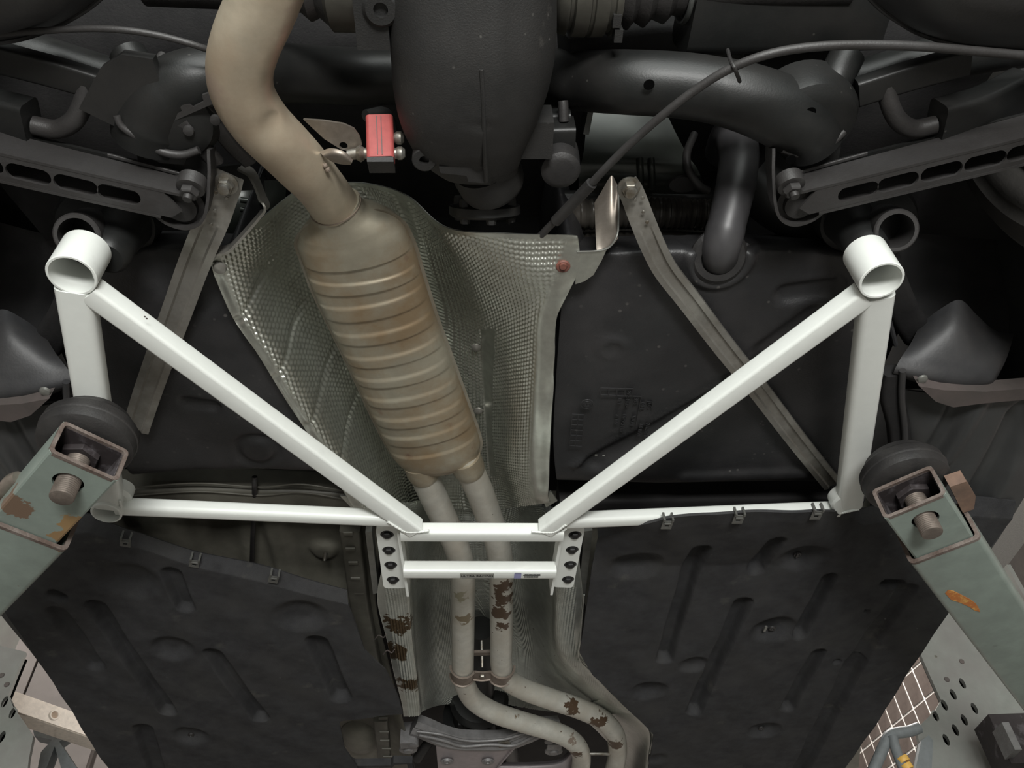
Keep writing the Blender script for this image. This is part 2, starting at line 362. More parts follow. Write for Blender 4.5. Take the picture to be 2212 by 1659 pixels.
# olive floor sheet between tank and trays, left of the tunnel
C = ctrl([[(240,1035,.93),(420,1035,.93),(600,1035,.93),(750,1035,.93),(800,1035,.93)], [(235,1110,.90),(420,1105,.90),(600,1110,.90),(760,1120,.90),(815,1120,.88)],
          [(235,1200,.90),(430,1210,.90),(610,1210,.90),(760,1220,.89),(815,1220,.85)], [(240,1320,.88),(430,1320,.88),(610,1320,.88),(770,1320,.87),(812,1320,.84)],
          [(260,1500,.88),(440,1500,.88),(640,1500,.88),(800,1470,.87),(850,1480,.84)], [(280,1720,.92),(470,1720,.92),(690,1720,.92),(850,1680,.9),(905,1700,.86)]])
P = patch(C, 120, 140)
bk = lambda a, b, wd, d: None
def seg_d(P, a, b):
    a, b = a[:2], b[:2]; ab = b - a; t = np.clip(((P[..., :2]-a) @ ab) / (ab @ ab), 0, 1); return np.linalg.norm(P[..., :2] - (a + t[..., None]*ab), axis=-1)
for q0, q1, wd, d in (((350,1130),(400,1290),.035,.018), ((470,1120),(500,1290),.03,-.014), ((590,1120),(625,1250),.02,.012)):
    P = P + gnorm(P) * (d * np.exp(-(seg_d(P, W(*q0,.9), W(*q1,.9))/wd)**4))[..., None]
cen = W(700, 1193, .89); rr = np.linalg.norm(P[..., :2]-cen[:2], axis=-1)
P = P + gnorm(P) * (.012*np.exp(-(rr/.024)**6))[..., None]
MB().sheet(P, .003).build('floor_sheet', 'floor_paint', body, sharp=60)
MB().lathe(W(703, 1196, .872), DOWN, [(0, .004), (.012, .0035), (.016, .002)], 10).build('stud', 'bolt_steel', body)
# right floor behind the right tray
C = ctrl([[(1190,1060,.92),(1500,1060,.93),(1880,1060,.93)], [(1215,1120,.86),(1500,1130,.89),(1880,1130,.89)], [(1262,1300,.85),(1500,1300,.88),(1890,1300,.88)], [(1420,1700,.87),(1600,1700,.9),(1850,1700,.9)]])
MB().sheet(patch(C, 30, 40), .003).build('floor_sheet', 'floor_paint', body)
# rail with raised pads left of the tunnel
rail = MB().sweep(pxpath([(757,1135,.85),(765,1200,.845),(778,1300,.84),(798,1400,.84),(815,1480,.84)], 24), rrect(.034, .03, .004), up=ZUP).build('floor_rail', 'olive_dark', body)
for q in ((752,1152),(757,1186),(763,1216),(768,1250),(776,1282),(781,1314),(787,1340),(796,1370)):
    MB().sweep([W(q[0]-10, q[1], .828), W(q[0]+10, q[1], .828)], rrect(.009, .004, .0015), up=ZUP).build('rail_pad', 'olive_dark', rail)
rail2 = MB().sweep(pxpath([(822,1545,.845),(828,1600,.845),(836,1700,.845)], 8), rrect(.03, .03, .004), up=ZUP).build('floor_rail', 'olive_dark', body)
for q in ((828,1551),(830,1582),(831,1600),(835,1618),(838,1635)):
    MB().sweep([W(q[0]-10, q[1], .829), W(q[0]+10, q[1], .829)], rrect(.009, .004, .0015), up=ZUP).build('rail_pad', 'olive_dark', rail2)
cen = W(778, 1580, .9); MB().lathe(cen, DOWN, [(0,.085),(.015,.082),(.028,.06),(.034,.03)], 32, xs=(.55, 1.1)).build('floor_dome', 'floor_paint', body)
# crossmember band between the tank and the front tubes
mb = MB(); mb.sweep(pxpath([(230,1062,.86),(480,1058,.86),(760,1068,.86)], 12), rrect(.06, .05, .008), up=ZUP)
xm = mb.build('crossmember', 'olive_dark', body)
for dy in (-6, 12): MB().tube(pxpath([(250,1062+dy,.832),(420,1050+dy,.832),(560,1058+dy,.832),(650,1052+dy,.832),(755,1068+dy,.832)], 30), .0013, 8).build('bead', 'olive_dark', xm)
mb = MB(); mb.sweep(pxpath([(1205,1080,.86),(1500,1075,.86),(1850,1070,.86)], 12), rrect(.05, .05, .008), up=ZUP); mb.build('crossmember', 'underseal', body)
# green-grey rear floor pressing, right of the differential
C = ctrl([[(1270,60,1.06),(1340,60,1.06),(1400,60,1.06)], [(1270,200,.99),(1350,205,.99),(1430,215,.99)], [(1262,320,.93),(1370,320,.93),(1478,322,.935)], [(1252,364,.912),(1375,362,.912),(1506,364,.918)], [(1250,392,.912),(1375,390,.912),(1518,394,.918)], [(1250,418,.93),(1375,418,.93),(1524,420,.935)]])
P = patch(C, 70, 60)
pan = MB().sheet(P, .002).build('rear_floor_pressing', 'pan_green', body, sharp=60)
for x in (1382, 1407):
    MB().tube(pxpath([(x,342,.918),(x+1,364,.910),(x+2,385,.910),(x+1,405,.915)], 16), .0042, 10).build('stiffening_rib', 'pan_green', pan)
MB().lathe(W(1475,396,.913), DOWN, [(0,.02),(.004,.018),(.0045,.012)], 20, xs=(1,.6)).build('rubber_plug', 'rubber', pan)
C = ctrl([[(500,395,1.0),(560,390,1.0),(620,392,1.0)],[(500,455,.97),(560,470,.98),(610,470,1.0)],[(470,540,.95),(530,545,.97),(580,545,1.0)]])
P = patch(C, 24, 20); pan2 = MB().sheet(P, .002).build('rear_floor_pressing', 'pan_green', body)
for y in (432, 452): MB().tube(pxpath([(520,y,.965),(572,y+6,.965)], 6), .004, 10).build('stiffening_rib', 'pan_green', pan2)
MB().lathe(W(530,476,.95), DOWN, [(0,.008),(.003,.007),(.003,.003)], 14).build('drain_boss', 'pan_green', pan2)
# corrugated dark beam ahead of the axle
pth = pxpath([(1215,462,.94),(1400,458,.94),(1545,462,.94)], 90)
r = .021 + .0016*np.sin(np.linspace(0, 2*np.pi*26, 90)); MB().tube(pth, r, 20).build('corrugated_duct', 'duct', body)
MB().tube(pxpath([(1205,432,.95),(1400,428,.95),(1540,432,.95)], 6), .012, 14).build('duct_upper_tube', 'chassis_black', body)
MB().tube(pxpath([(1205,498,.95),(1400,496,.95),(1540,500,.95)], 6), .016, 14).build('duct_lower_tube', 'duct', body)
# sills and wheel-arch covers: right side from the photo, left side mirrored about the car's mid plane
SIDE = {}
def sill(fn, side):
    C = np.array([[fn(W(*p)) for p in r] for r in [
        [(1945,842,.80),(2010,850,.79),(2090,860,.78),(2200,850,.78),(2330,830,.80)], [(1948,920,.80),(2000,930,.785),(2070,940,.775),(2180,945,.77),(2300,930,.79)],
        [(1950,1010,.81),(1990,1020,.785),(2050,1040,.77),(2150,1050,.762),(2232,1042,.77)], [(1905,1120,.83),(1960,1140,.785),(2020,1150,.768),(2095,1160,.76),(2156,1165,.758)],
        [(1880,1260,.83),(1940,1260,.79),(1990,1270,.77),(2030,1280,.762),(2072,1280,.758)], [(1830,1420,.83),(1880,1420,.79),(1925,1420,.77),(1950,1420,.762),(1972,1418,.758)], [(1690,1690,.83),(1735,1690,.79),(1775,1690,.77),(1790,1690,.762),(1800,1690,.758)]]])
    P = patch(C, 120, 60); g = lambda x, y, h=.77: fn(W(x, y, h)); N = gnorm(P)
    for a, b, wd, d in (((2085,880),(2010,1010),.013,-.012), ((2125,882),(2045,1000),.008,.006), ((2215,905),(2090,1100),.022,-.022)):
        P = P + N*(d*np.exp(-(seg_d(P, g(*a), g(*b))/wd)**4))[..., None]
    MB().sheet(P, .003).build('sill', 'sill_grey', body, sharp=60)
    # moulded wheel-arch cover
    cv = np.array([[fn(W(*p)) for p in r] for r in [
        [(1988,700,.86),(2030,668,.86),(2074,648,.86),(2110,680,.86),(2148,713,.86),(2190,722,.86)], [(1968,740,.825),(2020,720,.82),(2074,705,.82),(2120,730,.82),(2160,740,.82),(2184,745,.83)],
        [(1945,775,.80),(2005,785,.79),(2074,790,.785),(2125,790,.785),(2158,785,.79),(2172,780,.80)], [(1930,806,.79),(2000,822,.78),(2070,832,.775),(2115,832,.775),(2142,826,.775),(2152,820,.785)], [(1935,812,.82),(2000,832,.81),(2070,842,.80),(2115,842,.80),(2142,836,.80),(2152,830,.81)]]])
    t = thing('wheel_arch_cover', f'moulded dark plastic cover ahead of the {side} rear wheel', 'cover', fn(W(2060,790,.78)))
    MB().sheet(patch(cv, 40, 40), .003).build('cover_shell', 'cover_plastic', t, sharp=60)
    # small pieces at its inner foot
    MB().lathe(fn(W(1992,818,.772)), DOWN, [(0,.007),(.003,.006),(.004,.003)], 12).build('clip_head', 'plate_grey', t)
    # jacking strip below it
    out = [(1985,834),(2040,843),(2130,846),(2230,838),(2230,862),(2120,872),(2060,880),(2022,868)]
    t = thing('jacking_strip', f'brownish lens-shaped jacking strip under the {side} wheel-arch cover', 'strip', fn(W(2100,858,.765)))
    MB().plate([fn(W(*q, .762)) for q in out], V(0,0,.02)).build('strip_body', 'pad_brown', t)
    # inner flange, ribbed
    mb = MB(); mb.sweep([fn(p) for p in pxpath([(1932,800,.80),(1925,850,.80),(1940,920,.80),(1944,1000,.80),(1940,1060,.80)], 30)], rrect(.03, .022, .006), up=ZUP)
    fl = mb.build('inner_flange', 'underseal', body)
    MB().tube([fn(p) for p in pxpath([(1950,800,.785),(1948,860,.785),(1955,940,.785),(1952,1010,.785)], 20)], .0045, 10).build('flange_ridge', 'cover_plastic', fl)
    # dark wheel housing wall
    C = np.array([[fn(W(*p)) for p in r] for r in [[(1885,520,1.0),(2060,470,1.05),(2200,420,1.1)],[(1935,640,.95),(2060,600,.98),(2230,560,1.0)],[(1965,720,.90),(2080,700,.92),(2260,700,.92)],[(1950,840,.88),(2080,840,.88),(2300,850,.86)]]])
    MB().sheet(patch(C, 24, 24), .003).build('wheel_housing', 'underseal', body)
sill(lambda p: p, 'right'); sill(mir, 'left')
# ================================================================== fuel tank (saddle shape: two lobes bridged over the tunnel)
Wt = lambda x, y, h: W(x, y, .80, h)
rows = [
 [(212,500,.93),(225,500,.90),(330,498,.90),(440,500,.90),(505,505,.92),(520,510,1.06),(1230,512,1.06),(1262,512,.90),(1420,508,.88),(1600,506,.88),(1760,508,.89),(1842,512,.90),(1855,515,.93)],
 [(205,530,.90),(218,530,.83),(330,528,.82),(430,530,.82),(495,535,.85),(510,540,1.06),(1215,540,1.06),(1240,540,.83),(1420,535,.812),(1600,532,.812),(1760,534,.82),(1850,538,.83),(1866,540,.90)],
 [(195,590,.90),(210,590,.81),(330,590,.805),(430,600,.802),(500,610,.82),(520,615,1.06),(1205,600,1.06),(1225,600,.82),(1420,600,.803),(1600,600,.803),(1770,600,.808),(1868,600,.81),(1885,600,.90)],
 [(190,680,.90),(205,680,.80),(330,690,.80),(450,700,.80),(545,720,.81),(565,720,1.06),(1195,690,1.06),(1212,690,.81),(1420,700,.80),(1600,700,.80),(1770,700,.80),(1890,700,.80),(1908,700,.90)],
 [(210,820,.90),(225,820,.80),(360,830,.80),(500,840,.80),(625,850,.81),(650,850,1.06),(1186,830,1.06),(1202,830,.81),(1420,830,.80),(1600,830,.80),(1780,830,.80),(1900,830,.80),(1918,830,.90)],
 [(235,950,.90),(250,950,.80),(400,950,.80),(560,960,.80),(690,975,.81),(712,975,1.06),(1180,960,1.06),(1196,960,.81),(1420,960,.80),(1600,960,.80),(1770,960,.80),(1880,960,.80),(1900,960,.90)],
 [(262,1032,.90),(280,1030,.805),(420,1020,.805),(580,1018,.805),(725,1035,.815),(748,1035,1.06),(1185,1045,1.06),(1203,1045,.81),(1420,1045,.803),(1600,1042,.803),(1760,1040,.803),(1840,1038,.805),(1860,1038,.90)],
 [(272,1058,.93),(290,1056,.86),(430,1042,.86),(590,1040,.86),(740,1058,.86),(760,1058,1.06),(1195,1075,1.06),(1212,1075,.86),(1420,1072,.86),(1600,1070,.86),(1750,1068,.86),(1828,1064,.86),(1846,1062,.93)]]
P = patch(np.array([[(W(p[0], p[1], p[2]) if i < 2 and p[2] < 1 else Wt(*p)) for p in r] for i, r in enumerate(rows)]), 150, 330, lr=False, lc=True)
N = gnorm(P)
def emb(P, d, fn): return P + V(0, 0, -1)*(d*fn)[..., None]
wp = lambda x, y: W(x, y, .80)
rad = lambda P, x, y: np.linalg.norm(P[..., :2] - wp(x, y)[:2], axis=-1)
low = 1 - sst(P[..., 2], CAMZ+.83, CAMZ+.9)
P = emb(P, .005, low*np.exp(-(rad(P,1325,755)/.020)**6)); P = emb(P, -.005, low*np.exp(-(rad(P,1325,760)/.014)**6))
P = emb(P, -.010, low*np.exp(-(seg_d(P, wp(1290,1000), wp(1640,800))/.020)**4))
P = emb(P, .006, low*np.exp(-(seg_d(P, wp(1240,1010), wp(1560,830))/.006)**4))
P = emb(P, -.010, low*np.exp(-(seg_d(P, wp(1660,760), wp(1760,690))/.020)**4))
P = emb(P, -.006, low*np.exp(-((rad(P,555,975)-.028)/.006)**2)); P = emb(P, .0025, low*np.exp(-(rad(P,555,975)/.02)**6))
P = emb(P, -.008, low*np.exp(-(seg_d(P, wp(405,872), wp(460,880))/.010)**4))
P = emb(P, .006, low*np.exp(-((rad(P,1557,562)-.036)/.007)**4))
P = emb(P, -.006, low*np.exp(-(seg_d(P, wp(330,560), wp(420,640))/.03)**4))
P = emb(P, .005, low*np.exp(-(seg_d(P, wp(1480,1030), wp(1740,1020))/.012)**4))
P = emb(P, -.008, low*np.exp(-(seg_d(P, wp(1700,640), wp(1800,630))/.014)**4))
tank = thing('fuel_tank', 'large black plastic saddle fuel tank either side of the exhaust', 'tank', W(1030,800,.80))
MB().sheet(P, .003).build('tank_shell', 'tank_plastic', tank, sharp=60)
# moulded marks on the right lobe
zt = CAMZ + .7985
def tbar(mb, a, b, wd=.0009): mb.sweep([W(*a, .80)*[1,1,0]+[0,0,zt], W(*b, .80)*[1,1,0]+[0,0,zt]], [(-wd/2,-.0006),(wd/2,-.0006),(wd/2,.0006),(-wd/2,.0006)], up=ZUP)
k = 1/7.9
c5 = lambda x, y: (1210 + x*k, 800 + y*k)
mb = MB()
for a, b in (((205,735),(155,1270)),((310,740),(258,1275)),((410,745),(372,1285)),((205,735),(410,745)),((155,1270),(380,1288))): tbar(mb, c5(*a), c5(*b))
for i in range(1, 6): tbar(mb, c5(205-50*i/6, 735+535*i/6), c5(410-38*i/6, 745+540*i/6), .0006)
mb.build('moulded_table', 'tank_plastic', tank)
mb = MB()
for a, b in (((680,405),(1380,435)),((690,290),(1240,300)),((680,405),(690,290)),((820,410),(830,290)),((960,415),(970,290)),((1100,420),(1105,290)),((1235,428),(1240,300)),((1380,440),(1290,920)),((1570,530),(1560,660)),((1480,520),(1570,530))): tbar(mb, c5(*a), c5(*b), .0011)
mb.build('moulded_table', 'tank_plastic', tank)
rc = W(*c5(455,560), .80); rc[2] = zt + .0006
em = MB().ring(rc, DOWN, .0092, .0080, .0014, 32, .0003); em.ring(rc, DOWN, .0056, .0048, .0014, 28, .0003)
for a in (0, math.pi/2): em.box(rc - [0,0,.0006], (.0096, .0007, .0012), (V(math.cos(a), math.sin(a), 0), V(-math.sin(a), math.cos(a), 0), ZUP))
for a in (.6, 2.2): em.box(rc + V(math.cos(a), math.sin(a), 0)*.0026 + [0,0,-.0006], (.003, .003, .0012))
em.build('round_emblem', 'tank_plastic', tank)
for q in ((610,1430),(740,1440)): MB().box(W(*c5(*q), .80)*[1,1,0]+[0,0,zt-.0004], (.0036, .0014, .0012)).build('moulded_dash', 'plate_grey', tank)
# moulded characters read along the car, rotated a quarter turn
ey_ = _n((W(*c5(1010,600), .8) - W(*c5(890,600), .8))*[1,1,0]); ex_ = V(ey_[1], -ey_[0], 0)
if np.dot(np.cross(ex_, ey_), DOWN) < 0: ex_ = -ex_
for tx, q, sz in (('101', (1010,510), .0085), ('A 121', (960,830), .0085), ('>PE-HD<', (1150,480), .008), ('1619 3449', (1070,880), .0085), ('395', (1285,510), .0085), ('VA 61', (1235,850), .008), ('3.8 BAR', (1360,1000), .0075), ('7162421', (1470,1000), .0075), ('60 L', (1400,600), .009), ('EG', (1520,590), .009)):
    p = W(*c5(*q), .80); p[2] = zt; text_mesh('moulded_text', tx, sz, p, ex_, ey_, 'tank_plastic', tank, .0008)
# ================================================================== heat shields
def dimple(P, pitch, amp, xc, kz, ang=45.):
    x, y, z = P[..., 0], P[..., 1], P[..., 2] - CAMZ - .8; sd = np.tanh((x - xc(y))/.03)
    U = x - sd*kz*z; T = y; a = math.radians(ang); q = 2*np.pi/pitch
    return amp*np.cos(q*(U*math.cos(a)+T*math.sin(a)))*np.cos(q*(-U*math.sin(a)+T*math.cos(a)))
shield = thing('heat_shield', 'crinkled silver heat shield around the ribbed silencer', 'heat shield', W(1030,800,.79))
rows = [
 [(452,562,.79),(492,535,.80),(570,468,.85),(650,408,.93),(720,396,.955),(800,398,.95),(880,424,.90),(965,492,.835),(1100,505,.792),(1200,507,.79),(1247,508,.79)],
 [(458,580,.79),(500,560,.80),(585,510,.87),(665,460,.95),(740,440,.965),(820,440,.96),(905,480,.915),(980,530,.85),(1100,540,.795),(1200,545,.79),(1252,548,.79)],
 [(468,608,.79),(510,606,.80),(590,585,.885),(680,560,.965),(760,560,.975),(850,560,.972),(950,590,.93),(1030,600,.865),(1130,606,.80),(1200,604,.79),(1243,603,.79)],
 [(505,690,.79),(545,688,.80),(640,680,.90),(730,670,.975),(810,670,.98),(900,670,.98),(990,690,.95),(1058,690,.90),(1110,690,.85),(1160,690,.80),(1203,686,.79)],
 [(560,770,.79),(598,768,.80),(690,760,.90),(780,750,.98),(850,750,.985),(930,760,.985),(1005,775,.955),(1060,775,.92),(1105,775,.86),(1155,775,.80),(1198,770,.79)],
 [(615,860,.79),(650,858,.80),(740,850,.90),(820,840,.985),(890,840,.99),(965,850,.99),(1022,860,.955),(1058,860,.925),(1102,860,.86),(1150,858,.80),(1194,858,.79)],
 [(700,990,.79),(735,990,.80),(805,985,.90),(860,980,.985),(930,980,.99),(1000,985,.985),(1040,990,.95),(1062,990,.92),(1098,990,.86),(1145,990,.80),(1187,990,.79)],
 [(752,1078,.79),(785,1078,.80),(835,1075,.89),(880,1065,.975),(940,1060,.98),(1000,1060,.98),(1042,1055,.95),(1075,1055,.93),(1110,1060,.87),(1150,1066,.80),(1185,1070,.79)],
 [(775,1112,.79),(808,1112,.80),(850,1112,.88),(890,1105,.965),(945,1100,.97),(1005,1100,.97),(1048,1100,.95),(1085,1098,.92),(1118,1095,.87),(1160,1090,.81),(1188,1085,.79)]]
P = patch(ctrl(rows), 520, 620); N = gnorm(P)
u = np.linspace(0, 1, 620)[None, :]; v = np.linspace(0, 1, 520)[:, None]
edge = .075 - .035*sst(u, .5, .5001)
msk = sst(u, .055, .085)*(1-sst(u, .925 - .06*sst(v, .0, .3), .945 - .03*sst(v, 0, .3)))*sst(v, .02, .045 + .03*sst(u,.5,.8))
# smooth strip with two rivets right of the silencer
strip = sst(u, .655, .662)*(1-sst(u, .71, .717))*sst(v, .40, .41)*(1-sst(v, .80, .82))
msk = msk*(1-strip)
cre = np.zeros_like(msk)
for a, b in (((560,800),(640,700)), ((640,880),(720,800)), ((520,640),(590,560)), ((690,960),(780,900))):
    cre += np.exp(-(np.minimum(seg_d(P, W(*a,.85), W(*b,.88)), 1)/.006)**2)*(P[..., 2] < CAMZ+.95)
edgew = .0012*np.sin(v*60)*(np.exp(-u*30)+np.exp(-(1-u)*40)) + .0015*np.sin(v*37+1)*np.exp(-(1-u)*30)
P = P + N*(msk*dimple(P, .0104, .0017, lambda y: np.interp(y, [.4, 1.0], [-.14, -.05]), .62) - .004*cre + edgew - .002*strip)[..., None]
MB().sheet(P, .0015, back=False).build('shield_sheet', 'shield_alu', shield, sharp=180, recalc=False)
for q, h in (((1028,750), .935), ((1033,887), .94), ((1090,905), .0)):
    if h: MB().lathe(W(*q, h), DOWN, [(0,.0075),(.002,.0068),(.004,.003)], 16).build('rivet', 'strap_metal', shield)
MB().ring(W(1216,573,.791), DOWN, .0085, .0045, .004, 20).build('nut', 'rust_nut', shield, label='rusty brown fixing nut')
MB().lathe(W(1216,573,.788), DOWN, [(0,.0045),(.004,.004)], 12).build('stud', 'rust_nut', shield)
MB().lathe(W(475,578,.79), DOWN, [(0,.008),(.003,.007),(.004,.003)], 14).build('rivet', 'strap_metal', shield)
MB().plate([W(*q,.80) for q in ((1168,1075),(1190,1062),(1204,1082),(1180,1096))], V(0,0,.003)).build('corner_tab', 'shield_alu', shield)
MB().plate([W(*q,.80) for q in ((735,1072),(790,1072),(802,1092),(762,1100))], V(0,0,.003)).build('corner_tab', 'shield_alu', shield)
tun = thing('tunnel_shield', 'grey dimpled tunnel shield around the twin pipes, ahead of the silencer', 'heat shield', W(1030,1350,.79))
rows = [
 [(868,1085,.90),(884,1085,.91),(900,1082,.93),(950,1078,.985),(1030,1078,.99),(1110,1080,.985),(1150,1085,.95),(1175,1090,.92),(1195,1095,.90)],
 [(838,1150,.80),(872,1150,.80),(888,1145,.87),(945,1140,.965),(1030,1138,.98),(1120,1140,.965),(1190,1150,.87),(1205,1150,.80),(1248,1150,.80)],
 [(828,1215,.795),(878,1215,.795),(893,1210,.865),(948,1200,.955),(1030,1198,.97),(1122,1200,.955),(1188,1210,.865),(1202,1215,.795),(1252,1215,.795)],
 [(815,1295,.79),(882,1295,.79),(896,1295,.86),(946,1290,.945),(1035,1288,.96),(1126,1290,.945),(1190,1295,.86),(1203,1293,.79),(1258,1285,.79)],
 [(835,1380,.79),(888,1380,.79),(900,1380,.855),(948,1375,.935),(1038,1372,.95),(1130,1375,.935),(1190,1380,.86),(1205,1380,.79),(1254,1375,.79)],
 [(850,1450,.79),(897,1450,.79),(904,1450,.85),(950,1442,.925),(1042,1440,.94),(1136,1440,.925),(1205,1445,.86),(1235,1440,.80),(1270,1440,.79)],
 [(868,1520,.79),(905,1520,.79),(912,1512,.85),(958,1500,.915),(1055,1492,.93),(1150,1490,.92),(1240,1500,.87),(1290,1495,.81),(1322,1500,.79)],
 [(872,1548,.79),(904,1546,.79),(915,1535,.84),(962,1522,.905),(1070,1520,.92),(1170,1535,.91),(1270,1548,.88),(1345,1540,.81),(1372,1548,.79)]]
P = patch(ctrl(rows), 1000, 560); N = gnorm(P); u = np.linspace(0, 1, 560)[None, :]; v = np.linspace(0, 1, 1000)[:, None]
msk = (sst(u, .025, .04)*(1-sst(u, .96, .975)))*(1-.85*np.exp(-((u-.14)/.02)**2))*(1-.85*np.exp(-((u-.86)/.02)**2))*(1-.7*sst(v, .68, .7)*sst(u,.8,.82))
P = P + N*(msk*dimple(P, .0066, .0014, lambda y: np.interp(y, [1.0, 1.4, 1.7], [.0, .0, .06]), .8))[..., None]
MB().sheet(P, .0015, back=False).build('shield_sheet', 'tunnel_alu', tun, sharp=180, recalc=False)
rows = [[(1205,1520,.90),(1270,1520,.85),(1318,1500,.795),(1330,1502,.79)], [(1250,1545,.905),(1310,1550,.86),(1362,1538,.795),(1372,1540,.79)], [(1300,1590,.91),(1350,1590,.865),(1395,1582,.795),(1410,1586,.79)],
        [(1340,1640,.91),(1368,1640,.865),(1395,1635,.795),(1404,1636,.79)], [(1340,1720,.91),(1362,1720,.865),(1385,1715,.795),(1394,1716,.79)]]
MB().sheet(patch(ctrl(rows), 60, 40), .0015).build('shield_wing', 'tunnel_alu', tun, sharp=60)
MB().tube(pxpath([(1262,1285,.787),(1254,1375,.787),(1250,1420,.787),(1275,1450,.787),(1330,1503,.787),(1372,1541,.787),(1411,1588,.787),(1405,1636,.787),(1395,1716,.787)], 60), .0016, 8).build('rolled_edge', 'tunnel_alu', tun)
for q, r_, k in (((818,1375),.006,0), ((836,1408),.007,1)):
    MB().tube(pxpath([(q[0]-8,q[1]+6,.783),(q[0],q[1]-3,.782),(q[0]+10,q[1]+2,.783),(q[0]+16,q[1]-5,.783)], 12), .0012, 6).build('torn_fibre', 'pad_brown', tun)
# trim strips beside the mounting plates
for pts in (((789,1150),(803,1148),(818,1280),(806,1284)), ((1262,1148),(1280,1146),(1264,1288),(1250,1288))):
    MB().plate([W(*q,.80) for q in pts], V(0,0,.02)).build('edge_strip', 'plate_grey', tun)
# ================================================================== undertrays
TH = .75
wt = lambda x, y: W(x, y, TH)
def tray(name, label, rows, grooves, dims, clips, nv, nu, extra=None):
    t = thing(name, label, 'undertray', W(*rows[len(rows)//2][len(rows[0])//2], TH))
    C = np.array([[(W(*p) if len(p) > 2 and p[2] < TH else W(p[0], p[1], TH, p[2] if len(p) > 2 else None)) for p in r] for r in rows]); P = patch(C, nv, nu, lr=True, lc=True)
    D = np.zeros(P.shape[:2])
    for a, b, wd, d in grooves: D = np.maximum(D, 1.5*d*(1 - sst(seg_d(P, wt(*a), wt(*b)), wd*.45, wd)))
    for q, rx, d in dims:
        c = wt(*q); rr = np.sqrt(((P[..., 0]-c[0])/rx)**2 + ((P[..., 1]-c[1])/(rx*1.05))**2); D = np.maximum(D, d*(1 - sst(rr, .35, 1)))
    if extra is not None: D = D + extra(P)
    P = P + ZUP*D[..., None]
    MB().sheet(P, .004, back=False).build('tray_panel', 'felt', t, sharp=70, recalc=False)
    for (x, y, a) in clips:
        c = W(x, y, (TH if a > .2 else .702)-.002); ca, sa = math.cos(a), math.sin(a); ex, ey = V(ca, sa, 0), V(-sa, ca, 0)
        mb = MB(); s_ = .0075
        pts = [c + ex*px_*s_ + ey*py_*s_ for px_, py_ in ((-1,1.4),(1,1.4),(1,-1),(-1,-1))]; hole = [c + ex*px_*s_ + ey*py_*s_ for px_, py_ in ((-.4,.75),(.4,.75),(.4,.15),(-.4,.15))]
        mb.plate(pts, V(0,0,-.0012), [hole])
        for sg in (-1, 1): mb.box(c + ex*sg*s_*.8 - ey*s_*1.35 + V(0,0,.004), (.0028, .005, .014), (ex, ey, ZUP))
        mb.box(c - ey*s_*.4 + V(0,0,-.002), (.010, .0022, .002), (ex, ey, ZUP))
        mb.build('clip', 'clip_metal', t)
    return t
rowsR = [
 [(1292,1152,.765),(1365,1137,.712),(1438,1119,.702),(1520,1113,.702),(1600,1109,.702),(1690,1106,.702),(1768,1103,.704),(1830,1111,.735),(1862,1118,.765),(1925,1100,.765),(1962,1085,.765),(2200,1092,.76)],
 [(1291,1158),(1365,1148,.720),(1440,1142,.708),(1520,1136,.708),(1600,1131,.708),(1690,1127,.708),(1770,1124,.710),(1835,1124),(1868,1134),(1930,1120),(1980,1110),(2186,1120)],
 [(1278,1230),(1360,1225),(1440,1222),(1520,1220),(1600,1220),(1690,1220),(1770,1220),(1840,1222),(1885,1224),(1950,1224),(2010,1224),(2108,1228)],
 [(1268,1310),(1350,1310),(1432,1310),(1515,1310),(1600,1310),(1690,1312),(1770,1312),(1840,1314),(1895,1316),(1950,1318),(2005,1320),(2049,1322)],
 [(1252,1410),(1330,1410),(1412,1410),(1500,1410),(1590,1410),(1680,1412),(1760,1412),(1825,1414),(1875,1416),(1920,1418),(1956,1420),(1985,1418)],
 [(1280,1458),(1350,1460),(1425,1462),(1505,1464),(1590,1468),(1675,1468),(1750,1470),(1812,1472),(1860,1472),(1900,1472),(1932,1472),(1953,1470)],
 [(1330,1505),(1395,1520),(1465,1530),(1535,1538),(1610,1540),(1680,1540),(1745,1540),(1800,1540),(1842,1540),(1872,1540),(1895,1540),(1908,1540)],
 [(1412,1588),(1465,1590),(1520,1592),(1580,1596),(1640,1598),(1695,1600),(1745,1600),(1788,1600),(1822,1600),(1845,1600),(1860,1600),(1868,1600)],
 [(1392,1720),(1440,1720),(1490,1720),(1540,1720),(1590,1720),(1635,1720),(1675,1720),(1710,1720),(1740,1720),(1760,1720),(1775,1720),(1785,1720)]]
gR = [((1510,1168),(1436,1425),.017,.014), ((1668,1145),(1634,1232),.017,.013), ((1606,1302),(1500,1536),.018,.015), ((1793,1250),(1728,1372),.015,.013), ((1768,1412),(1702,1530),.017,.013),
      ((1958,1275),(1850,1430),.022,.008), ((1850,1430),(1722,1680),.024,.011), ((1940,1262),(1916,1262),.014,.012)]
dR = [((1375,1219),.048,.016), ((1737,1197),.046,.016), ((1672,1362),.046,.018), ((1404,1492),.040,.014), ((1498,1436),.032,.012), ((1652,1578),.040,.015), ((1873,1320),.007,.006), ((1809,1432),.010,.006), ((1418,1640),.03,.008)]
wob = lambda P: .0012*np.sin(P[..., 0]*31+P[..., 1]*17) + .001*np.sin(P[..., 0]*57-P[..., 1]*43)
tr = tray('undertray', 'black felt undertray panel right of the twin exhaust pipes', rowsR, gR, dR, [(1441,1132,.05), (1595,1120,.03), (1764,1111,.03)], 270, 310, wob)
for q in ((1668,1356), (1722,1196), (1493,1436), (1644,1572)): MB().lathe(W(*q, .762), DOWN, [(0,.0065),(.003,.006),(.0035,.003),(.0015,.0025)], 14).build('tray_screw', 'arm_metal', tr)
